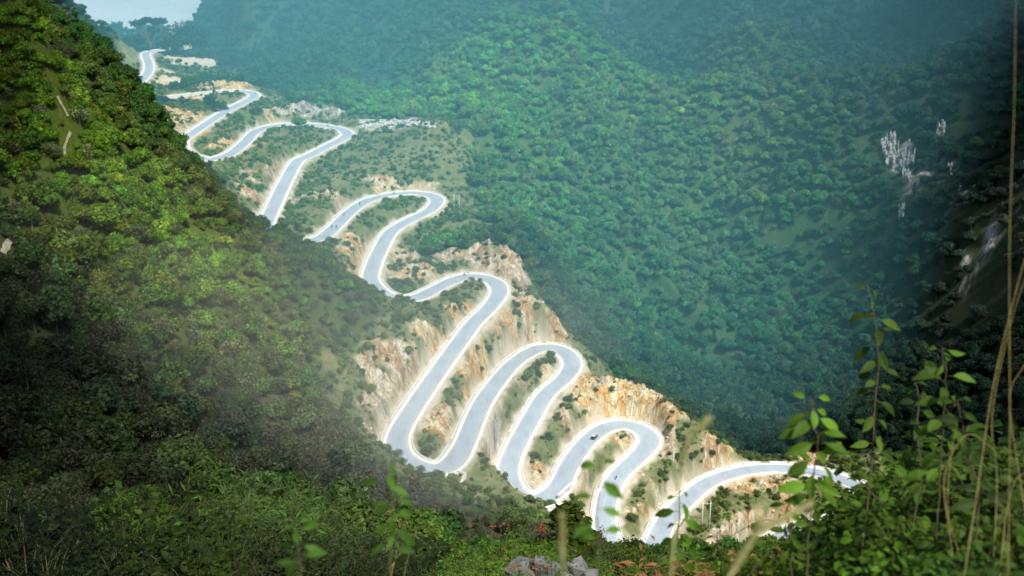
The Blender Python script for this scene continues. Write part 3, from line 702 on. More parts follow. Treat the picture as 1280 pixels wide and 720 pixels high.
# low scrub on the spur and between the trees
x2, y2, g2 = scatter(1.9, 19, -330, 330, 130, 1150)
z2 = hgt(x2, y2); d2, _, _ = road_near(x2, y2); o2 = bil(openm, AZ, RR, x2, y2); k2r = bil(rock, AZ, RR, x2, y2)
uu2, vv2, ZZ2 = proj(np.stack([x2, y2, z2], 1)); dn = fbm(x2, y2, 11, 3, 91)
kp = (bil(soil, AZ, RR, x2, y2) < .3) & (d2 > 7.4) & ((o2 > .2) | ((ZZ2 < 520) & (g2.random(len(x2)) < .22))) & (g2.random(len(x2)) > k2r * .72) & (uu2 > -20) & (uu2 < 1300) & (vv2 > 0) & (vv2 < 740) & (g2.random(len(x2)) < (.16 + .84 * sstep(.34, .55, dn)) * .9 * np.where(ZZ2 > 650, .6, 1))
x2, y2, z2, d2 = x2[kp], y2[kp], z2[kp], d2[kp]
N2 = len(x2); print('SCRUB', N2)
k2 = g2.choice([6, 7], N2, p=[.6, .4]); t2 = np.array([.12, .19, .045]) * (1 + .5 * (g2.random((N2, 1)) < .35)) * (.5 + g2.random((N2, 1))) * np.where(k2[:, None] == 7, np.array([1.35, 1.0, 1.1]), 1)
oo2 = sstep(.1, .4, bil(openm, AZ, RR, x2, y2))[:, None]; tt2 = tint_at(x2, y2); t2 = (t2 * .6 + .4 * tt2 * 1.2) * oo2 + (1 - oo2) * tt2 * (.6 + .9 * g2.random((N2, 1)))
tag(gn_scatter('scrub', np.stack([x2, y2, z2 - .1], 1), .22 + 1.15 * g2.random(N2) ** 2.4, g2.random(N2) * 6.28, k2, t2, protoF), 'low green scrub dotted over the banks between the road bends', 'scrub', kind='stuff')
# ------------------------------------------------------------------ shared: put things on the ground
def gz(x, y): return float(hgt(np.array([x]), np.array([y]))[0])
def at_uz(u, Z, v=650):
    """ground point under the line of sight of column u at depth Z"""
    p = P(u, v, Z); return p[0], p[1], gz(p[0], p[1])
def road_at(u, v, side=0.0):
    uu, vv, _ = proj(road); i = int(((uu - u) ** 2 + (vv - v) ** 2).argmin())
    p = road[i] + nor[i] * side + np.array([0, 0, .09]); return p, math.atan2(tan[i, 1], tan[i, 0])

# ---- trees with a place of their own
def special_tree(u, v, k, s_, col_, label, name='broadleaf_tree', group=None, zs=1.0):
    q = ray(u, v)
    if q is None: return
    t = empty(name, (q[0], q[1], q[2] - .2), random.random() * 6); t.scale = (s_, s_, s_ * zs); tag(t, label, 'tree', group)
    c = link('crown', crownM[k], t); c.color = (*col_, 1); link('trunk', trunkM[k], t)
    return t
# the umbrella-shaped tree on the pass
def umbrella_tree(u, Z, vtop):
    q = P(u, 60, Z); q[2] = gz(q[0], q[1]); s_ = (P(u, vtop, Z)[2] - q[2]) / 12.4; t = empty('umbrella_tree', tuple(q)); t.scale = (s_,) * 3
    tag(t, 'dark flat-topped tree with a leaning bare trunk standing alone at the top of the pass', 'tree')
    mb = MB(); mb.tube([(0, 0, -.5), (-.4, 0, 3), (-1.2, 0, 6.5), (-2.6, 0, 9.5)], [.8, .62, .46, .26], 7)
    for e in ((-4.2, .5, 10.6), (-.2, -.6, 11.2), (1.8, .4, 10.8), (3.4, 0, 11.6), (-1.6, 1, 11.4), (1.4, 0, 8.2)):
        mb.tube([(-.7, 0, 4.6), ((e[0] - .7) / 2, e[1] / 2, 7.4), e], [.36, .26, .12], 5)
    mb.build('trunk', M['bark'], t, True)
    Vs = []; Fs = []
    g = np.random.default_rng(5)
    for (cx, cy, cz, r_) in ((-4.4, .5, 10.8, 2.0), (-2.6, 0, 11.6, 1.6), (-.2, -.6, 11.9, 1.8), (1.8, .4, 11.3, 1.9), (3.6, 0, 12.1, 2.0), (4.8, .4, 11.4, 1.2), (1.8, 0, 8.4, 1.7), (.3, .3, 9.0, 1.2), (-1.6, 1, 12.2, 1.6)):
        m = 260; d = g.normal(size=(m, 3)); d /= np.linalg.norm(d, axis=1)[:, None]; p = np.array([cx, cy, cz]) + d * np.array([1, 1, .3]) * r_ * g.random((m, 1)) ** .4
        a = g.normal(size=(m, 3)) * .3; b = g.normal(size=(m, 3)) * .3; v_ = np.stack([p - a, p - b, p + a, p + b], 1)
        o = sum(len(x) for x in Vs); Vs.append(v_.reshape(-1, 3)); Fs.append(np.arange(m * 4).reshape(m, 4) + o)
    c = link('crown', mesh_np('crown', np.vstack(Vs), np.vstack(Fs), [M['leafO']]), t); c.color = (.012, .04, .03, 1)
def tree_to(u, vtop, Z, k, col_, label, name='broadleaf_tree', group=None, fat=1.0):
    p_ = P(u, 60, Z); z = gz(p_[0], p_[1]); s_ = (P(u, vtop, Z)[2] - z) / KINDS[k][1]
    t = empty(name, (p_[0], p_[1], z - .3), random.random() * 6); t.scale = (s_ * fat, s_ * fat, s_); tag(t, label, 'tree', group)
    c = link('crown', crownM[k], t); c.color = (*col_, 1); link('trunk', trunkM[k], t)
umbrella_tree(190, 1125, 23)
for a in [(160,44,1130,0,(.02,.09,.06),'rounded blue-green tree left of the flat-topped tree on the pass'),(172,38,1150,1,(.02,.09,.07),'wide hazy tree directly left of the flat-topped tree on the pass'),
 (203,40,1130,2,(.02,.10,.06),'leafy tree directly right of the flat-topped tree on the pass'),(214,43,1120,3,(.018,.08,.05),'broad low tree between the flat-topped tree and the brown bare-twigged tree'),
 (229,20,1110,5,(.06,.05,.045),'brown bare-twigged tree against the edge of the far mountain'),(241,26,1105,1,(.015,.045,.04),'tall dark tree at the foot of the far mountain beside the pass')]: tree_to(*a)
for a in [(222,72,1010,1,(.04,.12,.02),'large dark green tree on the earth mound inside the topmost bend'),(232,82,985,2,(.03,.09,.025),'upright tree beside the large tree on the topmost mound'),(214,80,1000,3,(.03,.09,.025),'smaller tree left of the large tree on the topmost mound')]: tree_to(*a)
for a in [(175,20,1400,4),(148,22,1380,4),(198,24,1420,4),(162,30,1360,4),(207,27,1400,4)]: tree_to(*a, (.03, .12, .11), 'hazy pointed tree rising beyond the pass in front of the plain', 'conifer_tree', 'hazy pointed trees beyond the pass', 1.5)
for args in [(262,132,3,1.2,(.03,.10,.03),'bushy tree on the orange bank left of the second bend'),(272,140,0,1.0,(.035,.11,.025),'rounded tree on the bank inside the second bend'),(280,137,6,2.2,(.04,.12,.02),'low shrub-like tree inside the second bend'),
 (268,120,4,.75,(.03,.08,.03),'small pointed tree over the orange bank of the second bend'),
 (233,130,6,1.8,(.03,.09,.02),'dark shrub hanging over the orange cut below the pass road'),(322,143,6,2.6,(.05,.12,.03),'round shrub on the bank beneath the second bend'),
 (690,55,3,1.9,(.20,.34,.02),'bright yellow-green tree standing out high on the far mountain'),(593,160,4,1.5,(.22,.38,.03),'bright slender tree on the far slope right of the stone terrace'),(694,40,1,1.2,(.18,.30,.02),'pale yellow tree just above the brightest tree of the far mountain')]:
    special_tree(*args)

# ---- little trees at the lowest left bend
for n_, (u, v, s_, lb) in enumerate([(526,596,.62,'thin leafless sapling in front of the lowest left bend'),(545,598,.5,'pale sapling right of the leafless one at the lowest left bend'),(498,572,.5,'grey sapling at the outer wall of the lowest left bend')]):
    special_tree(u, v, 5, s_, (.14,.17,.12), lb, 'sapling')

# ---- low shelter on the pass
q = P(183, 62, 1100); q[2] = gz(q[0], q[1]); t = empty('roadside_shelter', tuple(q), R(4)); tag(t, 'long low dark-roofed shelter at the top of the pass behind the road', 'shelter')
mb = MB(); mb.box((0, 0, 2.3), (19, 4.6, .35), taper=.9); mb.build('roof', M['darkroof'], t)
for x in (-8.5, -2.8, 2.8, 8.5):
    mb = MB(); mb.box((x, -1.7, 1.0), (.25, .25, 2.3)); mb.build('post', M['darkroof'], t)
mb = MB(); mb.box((0, 1.7, .7), (18, .25, 2.4)); mb.build('back_wall', mat_simple('dark_brick', (.07, .05, .045), (.13, .10, .09), 1.5), t)

# ---- vehicles
def paint(name, c, rough=.3): return mat_simple(name, c, tuple(x * 1.12 for x in c), .5, rough, .0, .01, .5)
M['glass'] = paint('window_glass', (.02, .03, .035), .1); M['tyre'] = paint('tyre_rubber', (.02, .02, .02), .8); M['steel'] = mat_simple('bright_steel', (.5, .5, .5), (.62, .62, .62), 5, .3, 0, .01, .5, .8)
M['lamp'] = paint('lamp_lens', (.8, .8, .75), .2); M['redlamp'] = paint('red_lens', (.4, .02, .02), .2)
def wheel(t, x, y, r_, w_, par='wheel'):
    mb = MB(); n_ = 16; vs = []; prof = [(-w_ / 2, r_ * .62), (-w_ / 2, r_ * .94), (-w_ * .35, r_), (w_ * .35, r_), (w_ / 2, r_ * .94), (w_ / 2, r_ * .62)]
    for k in range(n_):
        a = 2 * math.pi * k / n_
        for yy, rr in prof: vs.append((x + rr * math.cos(a), y + yy, r_ + rr * math.sin(a)))
    m = len(prof); mb.add(vs, [(k * m + j, k * m + j + 1, ((k + 1) % n_) * m + j + 1, ((k + 1) % n_) * m + j) for k in range(n_) for j in range(m - 1)])
    o = mb.build('wheel', M['tyre'], t, True)
    mb = MB(); mb.tube([(x, y - w_ * .42, r_), (x, y + w_ * .42, r_)], r_ * .62, 14); mb.build('rim', M['steel'], o)
def car(u, v, side, flip, body, roofm, label):
    p, h = road_at(u, v, side); t = empty('car', tuple(p), h + (math.pi if flip else 0)); tag(t, label, 'car')
    W_ = .86
    prof = [(-2.15, .32), (-2.18, .62), (-2.05, .90), (-1.5, .97), (1.0, .95), (1.95, .82), (2.16, .62), (2.12, .30), (1.75, .24), (-1.8, .24)]
    mb = MB(); vs = [(x, -W_, z) for x, z in prof] + [(x, -W_ * .9 if z > .7 else -W_, z) for x, z in []]
    vs = []
    for y_, s_ in ((-1, 1), (1, 1)): vs += [(x, y_ * (W_ if z < .8 else W_ * .93), z) for x, z in prof]
    n_ = len(prof); fs = [tuple(range(n_ - 1, -1, -1)), tuple(range(n_, 2 * n_))] + [(k, (k + 1) % n_, n_ + (k + 1) % n_, n_ + k) for k in range(n_)]
    mb.add(vs, fs); mb.build('body', body, t)
    mb = MB(); lo = [(-1.75, .955), (.95, .95)]; hi = [(-1.2, 1.40), (.25, 1.40)]
    vs = [(lo[0][0], -.79, lo[0][1]), (lo[1][0], -.79, lo[1][1]), (lo[1][0], .79, lo[1][1]), (lo[0][0], .79, lo[0][1]), (hi[0][0], -.62, 1.38), (hi[1][0], -.62, 1.38), (hi[1][0], .62, 1.38), (hi[0][0], .62, 1.38)]
    mb.add(vs, [(4, 5, 6, 7), (0, 1, 5, 4), (1, 2, 6, 5), (2, 3, 7, 6), (3, 0, 4, 7)]); mb.build('window', M['glass'], t)
    mb = MB(); mb.box((-.47, 0, 1.41), (1.5, 1.28, .07), taper=.93); mb.build('roof', roofm, t)
    for x in (-1.35, 1.32):
        for y in (-.78, .78): wheel(t, x, y, .32, .2)
    for y in (-.6, .6):
        mb = MB(); mb.box((2.12, y, .66), (.12, .34, .14)); mb.build('headlight', M['lamp'], t)
        mb = MB(); mb.box((-2.15, y, .72), (.1, .3, .16)); mb.build('tail_light', M['redlamp'], t)
    return t
car(735, 545.5, -1.7, False, paint('navy_paint', (.02, .035, .06)), paint('white_paint', (.75, .75, .75)), 'dark blue car with a white roof driving into the lowest right bend')
p, h = road_at(181, 100, -1.5); t = empty('truck', tuple(p), h); tag(t, 'small bright blue truck on the road just below the pass', 'truck'); t.scale = (1.1,) * 3
blue = paint('blue_paint', (.02, .07, .5))
mb = MB(); mb.box((1.9, 0, 1.35), (1.6, 1.9, 1.7), taper=.9); mb.build('cab', blue, t)
mb = MB(); mb.box((2.62, 0, 1.65), (.25, 1.6, .6), taper=.9); mb.build('windscreen', M['glass'], t)
mb = MB(); mb.box((-.9, 0, 1.0), (4.0, 2.0, .2)); mb.box((-.9, -1.0, 1.35), (4.0, .08, .6)); mb.box((-.9, 1.0, 1.35), (4.0, .08, .6)); mb.box((-2.9, 0, 1.35), (.08, 2.0, .6)); mb.box((1.1, 0, 1.35), (.08, 2.0, .6)); mb.build('load_bed', blue, t)
for x in (-1.9, 1.9):
    for y in (-.85, .85): wheel(t, x, y, .42, .25)

# rider figure: one skin-grown body, posed for the saddle (facing +X)
def skin_body():
    me = bpy.data.meshes.new('person'); 
    J = [(0, 0, .86), (.06, 0, 1.08), (.12, 0, 1.30), (.14, 0, 1.40), (.17, 0, 1.50), (.19, 0, 1.60),
         (.10, .19, 1.31), (.26, .25, 1.10), (.50, .30, 1.06), (.10, -.19, 1.31), (.26, -.25, 1.10), (.50, -.30, 1.06),
         (.05, .11, .82), (.42, .18, .78), (.22, .17, .38), (.36, .17, .34), (.05, -.11, .82), (.42, -.18, .78), (.22, -.17, .38), (.36, -.17, .34)]
    E = [(0, 1), (1, 2), (2, 3), (3, 4), (4, 5), (2, 6), (6, 7), (7, 8), (2, 9), (9, 10), (10, 11), (0, 12), (12, 13), (13, 14), (14, 15), (0, 16), (16, 17), (17, 18), (18, 19)]
    RD = [.15, .15, .17, .07, .085, .10, .075, .055, .035, .075, .055, .035, .11, .075, .05, .04, .11, .075, .05, .04]
    me.from_pydata(J, E, []); o = bpy.data.objects.new('person', me); COL.objects.link(o)
    sm = o.modifiers.new('s', 'SKIN')
    for k, r_ in enumerate(RD): me.skin_vertices[0].data[k].radius = (r_, r_)
    me.skin_vertices[0].data[0].use_root = True
    o.modifiers.new('d', 'SUBSURF').levels = 1
    dg = bpy.context.evaluated_depsgraph_get(); out = bpy.data.meshes.new_from_object(o.evaluated_get(dg)); bpy.data.objects.remove(o)
    return out
bodyM = skin_body()
def sphere(mb, c, r_, mi=0, n_=10, m=7, sq=(1, 1, 1)):
    vs = [(c[0] + sq[0] * r_ * math.cos(2 * math.pi * k / n_) * math.sin(math.pi * (j + .5) / m), c[1] + sq[1] * r_ * math.sin(2 * math.pi * k / n_) * math.sin(math.pi * (j + .5) / m), c[2] + sq[2] * r_ * math.cos(math.pi * (j + .5) / m)) for j in range(m) for k in range(n_)]
    mb.add(vs, [(j * n_ + k, (j + 1) * n_ + k, (j + 1) * n_ + (k + 1) % n_, j * n_ + (k + 1) % n_) for j in range(m - 1) for k in range(n_)] + [tuple(range(n_)), tuple((m - 1) * n_ + k for k in range(n_ - 1, -1, -1))], mi)
M['skin'] = paint('skin', (.35, .2, .13), .6)
def motorbike(u, v, side, flip, bc, cloth, lb, lp, desc_b):
    p, h = road_at(u, v, side); h += math.pi if flip else 0
    t = empty('motorcycle', tuple(p), h); tag(t, lb, 'motorcycle', None)
    bm_ = paint('motorcycle_paint', bc)
    wheel(t, -.62, 0, .3, .1); wheel(t, .66, 0, .3, .09)
    mb = MB(); mb.tube([(-.62, 0, .3), (-.2, 0, .42), (.2, 0, .5), (.45, 0, .88)], [.05, .09, .1, .05], 8); mb.tube([(.66, .07, .3), (.48, .05, .9)], .025, 6); mb.tube([(.66, -.07, .3), (.48, -.05, .9)], .025, 6); mb.build('frame', M['steel'], t, True)
    mb = MB(); sphere(mb, (.18, 0, .78), .2, sq=(1.3, .6, .7)); mb.build('fuel_tank', bm_, t, True)
    mb = MB(); mb.box((-.3, 0, .78), (.75, .26, .1), taper=.85); mb.build('seat', M['tyre'], t)
    mb = MB(); mb.tube([(.42, -.36, 1.02), (.48, 0, .98), (.42, .36, 1.02)], .02, 6); mb.build('handlebar', M['steel'], t)
    mb = MB(); sphere(mb, (.6, 0, .86), .09); mb.build('headlight', M['lamp'], t, True)
    r_ = link('person', bodyM.copy()); r_.data.materials.clear(); r_.data.materials.append(cloth); r_.location = tuple(p + np.array([-math.cos(h) * .18, -math.sin(h) * .18, 0])); r_.rotation_euler = (0, 0, h)
    tag(r_, lp, 'person')
    mb = MB(); sphere(mb, (.20, 0, 1.64), .125, sq=(1, .85, 1.15)); sphere(mb, (.32, 0, 1.62), .025); mb.build('face', M['skin'], r_, True)
    mb = MB(); sphere(mb, (.17, 0, 1.69), .15, sq=(1.05, .95, .85)); mb.build('helmet', bm_, r_, True)
dk = paint('dark_jacket', (.03, .03, .04), .8); bl_ = paint('navy_jacket', (.03, .05, .12), .8); rd = paint('maroon_jacket', (.12, .03, .03), .8)
for a in [(416.5,284,.8,True,(.03,.03,.03),dk,'upper motorcycle of the close pair riding on the lane of the third loop','rider in a dark jacket, upper of the close pair on the third loop',''),
 (418.2,287,-1.5,True,(.05,.03,.03),bl_,'lower motorcycle of the close pair riding on the lane of the third loop','rider in a navy jacket, lower of the close pair on the third loop',''),
 (431,270,.6,True,(.05,.05,.1),bl_,'motorcycle alone between the close pair and the next rider uphill','rider in a navy jacket between the close pair and the next rider uphill',''),
 (447.5,255,-.5,True,(.02,.02,.02),dk,'dark motorcycle near where the third loop starts to curve','rider in a dark jacket near where the third loop starts to curve',''),
 (493.8,243.5,.3,True,(.08,.02,.02),rd,'motorcycle on the flat top of the third loop','rider in a maroon jacket on the flat top of the third loop',''),
 (581.5,342.5,1.8,True,(.03,.02,.02),dk,'motorcycle close to the outer wall at the top of the fourth loop','rider in a dark jacket at the top of the fourth loop',''),
 (768,596,.3,True,(.03,.04,.08),bl_,'motorcycle on the last leg below the lowest right bend','rider in a navy jacket on the last leg below the lowest right bend',''),
 (410,161,-.8,True,(.03,.03,.03),dk,'small dark motorcycle at the inner edge of the second long bend','rider in a dark jacket at the inner edge of the second long bend',''),
 (317,118,1.2,False,(.1,.1,.1),dk,'motorcycle at the tip of the small top bend','rider in a dark jacket at the tip of the small top bend','')]: motorbike(*a)

# ---- poles
M['pole'] = mat_simple('pale_pole', (.55, .55, .50), (.75, .75, .70), 1.0, .7)
def twin_pole(u, v, hgt_, gap, label):
    q = ray(u, v); t = empty('utility_pole', tuple(q), .1); tag(t, label, 'utility pole')
    for x in (0, gap):
        zz = gz(q[0] + x, q[1]) - q[2]
        mb = MB(); mb.tube([(x, 0, zz - .8), (x, 0, hgt_)], [.22, .15], 8); mb.build('post', M['pole'], t, True)
    mb = MB(); mb.box((gap / 2, 0, hgt_ - 1.1), (gap + 1.2, .14, .14)); mb.build('crossarm', M['pole'], t)
    for x in (-.4, gap / 2, gap + .4):
        mb = MB(); mb.tube([(x, 0, hgt_ - 1.03), (x, 0, hgt_ - .7)], [.07, .05], 6); mb.build('insulator', M['concrete'], t)
twin_pole(877, 664, 12.5, 2.9, 'pair of white utility posts beside the road at the bottom right')
twin_pole(567.5, 262, 9, 3.0, 'pair of slim pale utility posts just right of the third loop')
q = ray(422.5, 152); t = empty('street_lamp', tuple(q)); tag(t, 'single white lamp post above the outer edge of the second long bend', 'lamp post')
mb = MB(); mb.tube([(0, 0, -.5), (0, 0, 6.5), (.3, 0, 7.2), (1.3, 0, 7.4)], [.16, .12, .1, .08], 8); mb.build('post', M['pole'], t, True)
mb = MB(); mb.box((1.5, 0, 7.36), (.8, .3, .16), taper=.8); mb.build('lamp_head', M['parapet'], t)
# ---- guard posts along some bends
q0 = None
for i in range(0, NR, 2):
    uu, vv, _z = proj(road[i])
    if not (560 < uu < 640 and 330 < vv < 372 or 420 < uu < 560 and 236 < vv < 262 or 775 < uu < 820 and 520 < vv < 560): continue
    pass

# ---- culvert and retaining work at the lower bends
q = ray(577, 597); t = empty('drain_outlet', (q[0], q[1], q[2]), R(-35)); tag(t, 'concrete drain outlet with a white chute below the outer corner of the lowest left bend', 'drain')
mb = MB(); mb.box((0, 0, 1.0), (3.6, .5, 2.4)); mb.box((-1.6, -1.0, .8), (.4, 2.0, 1.8)); mb.box((1.6, -1.0, .8), (.4, 2.0, 1.8)); mb.build('headwall', M['concrete'], t)
mb = MB(); mb.box((0, -.28, .9), (1.6, .08, 1.1)); mb.build('opening', M['tyre'], t)
mb = MB(); mb.tube([(1.5, -1.5, .6), (2.6, -4.5, -2.2), (3.6, -7.5, -4.6)], [.5, .45, .45], 4); mb.build('chute', M['parapet'], t)
q = ray(693, 640); t = empty('retaining_block', (q[0], q[1], q[2]), R(30)); tag(t, 'white concrete retaining block under the wall of the second lowest bend', 'retaining wall')
mb = MB(); mb.box((0, 0, .9), (6.5, 1.0, 3.2), taper=.9); mb.build('wall', M['parapet'], t); mb = MB(); mb.box((0, -.05, 2.62), (6.9, 1.2, .22)); mb.build('coping', M['concrete'], t)
q = ray(706, 618); t = empty('retaining_wall', (q[0], q[1], q[2]), R(62)); tag(t, 'slanting grey retaining wall on the right side of the second lowest bend', 'retaining wall')
mb = MB(); mb.box((0, 0, .6), (11, .7, 3.0), taper=.95); mb.build('wall', M['rubble'], t); mb = MB(); mb.box((0, 0, 2.2), (11, .9, .2)); mb.build('coping', M['concrete'], t)

# ---- stones
def boulder(mb, c, s_, g, mi=0, sq=(1, 1, .7)):
    m = 8; d = g.normal(size=(m + 4, 3)); d /= np.linalg.norm(d, axis=1)[:, None]; d *= (.75 + .5 * g.random((m + 4, 1)))
    import bmesh as _b
    bm = _b.new()
    for q_ in d: bm.verts.new(q_)
    r_ = _b.ops.convex_hull(bm, input=bm.verts); bm.verts.ensure_lookup_table()
    un = [x for x in bm.verts if not x.link_faces]; _b.ops.delete(bm, geom=un, context='VERTS') if un else None
    bm.verts.index_update(); a = g.random() * 6.28; ca_, sa_ = math.cos(a), math.sin(a)
    vs = [(c[0] + s_ * sq[0] * (x.co.x * ca_ - x.co.y * sa_), c[1] + s_ * sq[1] * (x.co.x * sa_ + x.co.y * ca_), c[2] + s_ * sq[2] * x.co.z) for x in bm.verts]
    fs = [tuple(x.index for x in f.verts) for f in bm.faces]; bm.free(); mb.add(vs, fs, mi)
rocklib = []
for k in range(14):
    mb = MB(); boulder(mb, (0, 0, 0), 1, np.random.default_rng(300 + k)); rocklib.append((np.array(mb.v), mb.f))
def stones(name, pos, sizes, mat, g, sq=(1, 1, .7)):
    mb = MB()
    for p_, s_ in zip(pos, sizes):
        v_, f_ = rocklib[int(g.integers(14))]; a = g.random() * 6.28; c_, s2 = math.cos(a), math.sin(a)
        q_ = np.stack([v_[:, 0] * c_ - v_[:, 1] * s2, v_[:, 0] * s2 + v_[:, 1] * c_, v_[:, 2]], 1) * s_ * np.array(sq) + p_
        mb.add(q_, f_)
    return mb.build(name, mat)
m_, nt = newmat('broken_rock'); gm = nd(nt, 'ShaderNodeNewGeometry')
cr_ = ramp(nt, gm.outputs['Random Per Island'], [(0, (.55, .28, .10)), (.25, (.72, .56, .34)), (.5, (.74, .68, .54)), (.75, (.45, .44, .41)), (1, (.80, .76, .66))])
out_bsdf(nt, mixc(nt, .5, cr_, ramp(nt, noise(nt, gm.outputs['Position'], 1.5), [(.3, (.4, .36, .3)), (.7, (1, 1, 1))]), 'MULTIPLY'), .9, noise(nt, gm.outputs['Position'], 3), .5, .1, .1); M['broken'] = m_
g = np.random.default_rng(31)
xs3 = g.uniform(-260, 200, 60000); ys3 = g.uniform(300, 1150, 60000); r3 = bil(rock, AZ, RR, xs3, ys3); d3, _, _ = road_near(xs3, ys3); w3 = bil(WARM, AZ, RR, xs3, ys3)
k3 = (r3 > .4) & (d3 > 7.6) & (d3 < 60) & (g.random(len(xs3)) < .8); xs3, ys3 = xs3[k3][:3400], ys3[k3][:3400]
tag(stones('loose_rock', np.stack([xs3, ys3, hgt(xs3, ys3)], 1), .22 + .85 * g.random(len(xs3)) ** 3, M['broken'], g), 'broken orange and cream rock lying on the cut banks', 'loose rock', kind='stuff')
# white stone heap on the terrace
pp = []; ss = []
for k in range(520):
    t_ = g.random(); u = 452 + 92 * t_; v = 157.5 - 1.5 * math.sin(t_ * 3.1) + g.normal() * 1.6 - 1 * t_
    q = ray(u, v)
    if q is None: continue
    hgt_up = max(0, 2.2 * math.sin(t_ * 3.14) * g.random()); pp.append(q + np.array([0, 0, hgt_up])); ss.append(.5 + 1.2 * g.random() ** 2)
tag(stones('rubble_heap', pp, ss, M['rubble'], g), 'long heap of white stone rubble on the terrace right of the second long bend', 'rubble', kind='stuff')
q = ray(466, 153.5); t = empty('stone_wall', (q[0], q[1], q[2]), R(2)); tag(t, 'long straight white wall at the left end of the stone heap', 'wall')
mb = MB(); mb.box((0, 0, .9), (19, 1.0, 2.4), taper=.97); mb.build('wall', M['rubble'], t); mb = MB(); mb.box((0, 0, 2.2), (19.4, 1.2, .25)); mb.build('coping', M['parapet'], t)
# limestone outcrops on the far right slope
def outcrop(u, v, w_, h_, seed, label):
    g = np.random.default_rng(seed); q0 = ray(u, v); mb = MB(); d = -q0[:2] / np.hypot(q0[0], q0[1]); n_ = int(5 + w_ * h_ * .28)
    for k in range(n_):
        a, b = g.uniform(-1, 1), g.uniform(-1, 1)
        if abs(a) > 1.1 - .55 * abs(b) : a *= .5
        zpx = F / proj(q0)[2]; q = ray(u + a * w_ * zpx * .5, v - b * h_ * zpx * .42)
        if q is None or np.linalg.norm(q - q0) > 40: continue
        v_, f_ = rocklib[int(g.integers(14))]; hh = h_ * g.uniform(.10, .32); ww = g.uniform(.35, .8) * (1 + w_ * .08); th = g.random() * 6.28; c_, s2 = math.cos(th), math.sin(th)
        vv = np.stack([(v_[:, 0] * c_ - v_[:, 1] * s2) * ww + v_[:, 2] * g.normal() * .25, (v_[:, 0] * s2 + v_[:, 1] * c_) * ww, v_[:, 2] * hh], 1)
        mb.add(vv + (q - q0) + np.array([d[0] * g.uniform(.5, 3.5), d[1] * g.uniform(.5, 3.5), hh * .5]), f_)
    o = mb.build('limestone_outcrop', M['lime']); o.location = tuple(q0); tag(o, label, 'rock outcrop')
outcrop(1112, 190, 10, 20, 1, 'tall white limestone face, leftmost of the crags on the far right slope')
outcrop(1134, 208, 9, 22, 2, 'widest white limestone face in the middle of the crags on the far right slope')
outcrop(1176, 164, 4.4, 12, 3, 'small double-pointed white crag highest on the far right slope')
outcrop(1188, 214, 3.0, 8, 4, 'grey crag fragment below the double-pointed crag')
outcrop(1216, 238, 3.2, 8, 5, 'rightmost pale crag sliver on the far right slope')
outcrop(1127, 266, 4.5, 10, 6, 'grey-white crag at the foot of the crag group')
outcrop(1199, 236, 1.6, 4, 7, 'tiny pale crag just left of the rightmost sliver')
outcrop(799, 203, 2.0, 5, 8, 'tiny lone white rock in the middle of the far mountain')
outcrop(1092, 242, 1.4, 4, 9, 'tiny white crag left of and below the main crags')

# ---- footpaths on the left slope
def path(pxs, w_):
    pa = crom(np.array(pxs, float), 14); pts_ = np.array([ray(u, v) for u, v in pa]); pts_ = resample(gsmooth(resample(pts_, .5), 1.2), .5)
    tt = np.gradient(pts_, axis=0); tt /= np.hypot(tt[:, 0], tt[:, 1])[:, None]; nn = np.stack([-tt[:, 1], tt[:, 0]], 1); vs = []
    for i, p_ in enumerate(pts_):
        for a in (-1, 0, 1):
            w2 = w_ * (.35 + 1.2 * vnoise(np.array([i * .3]), np.array([a * 3.]), 3)[0]); gx_ = gz(p_[0] + 1, p_[1]) - gz(p_[0] - 1, p_[1]); gy_ = gz(p_[0], p_[1] + 1) - gz(p_[0], p_[1] - 1); n3 = np.array([-gx_ / 2, -gy_ / 2, 1]); n3 /= np.linalg.norm(n3); sd3 = np.cross(n3, tt[i]); sd3 /= np.linalg.norm(sd3); vs.append(tuple(p_ + sd3 * a * w2 / 2 + n3 * .45))
    fs = [(i * 3 + j, i * 3 + j + 1, (i + 1) * 3 + j + 1, (i + 1) * 3 + j) for i in range(len(pts_) - 1) for j in (0, 1)]
    mb = MB(); mb.add(vs, fs); tag(mb.build('footpath', M['path']), kind='structure')
path([(70,118),(74,128),(80,138),(84,147),(87,153)], .8); path([(88,165),(82,175),(80,185),(81,198)], .9); path([(27,282),(20,289),(14,297),(8,308),(0,319)], 1.7)

# ---- houses far out on the plain
for u, v, w_, lb in [(162,4,26,'white farmhouse on the plain, farthest left of the scattered ones'),(182,13,30,'white farmhouse near the middle of the plain above the pass'),(205,8,22,'small white farmhouse at the right of the plain'),(176,2,20,'white farmhouse at the top edge of the plain')]:
    q = ray(u, v)
    if q is None: continue
    t = empty('farmhouse', tuple(q), .2); tag(t, lb, 'house')
    mb = MB(); mb.box((0, 0, 3), (w_, w_ * .6, 7)); mb.build('wall', M['parapet'], t)
    mb = MB(); a, b = w_ / 2 + 1, w_ * .3 + 1; mb.add([(-a, -b, 6.6), (a, -b, 6.6), (a, b, 6.6), (-a, b, 6.6), (-a, 0, 10), (a, 0, 10)], [(0, 1, 5, 4), (2, 3, 4, 5), (1, 2, 5), (3, 0, 4), (0, 3, 2, 1)]); mb.build('roof', mat_simple('roof_tiles', (.2, .1, .08), (.3, .16, .12), .2), t)
    for x in (-.25, .25):
        mb = MB(); mb.box((x * w_, -w_ * .3 - .06, 3), (2, .2, 2)); mb.build('window', M['glass'], t)

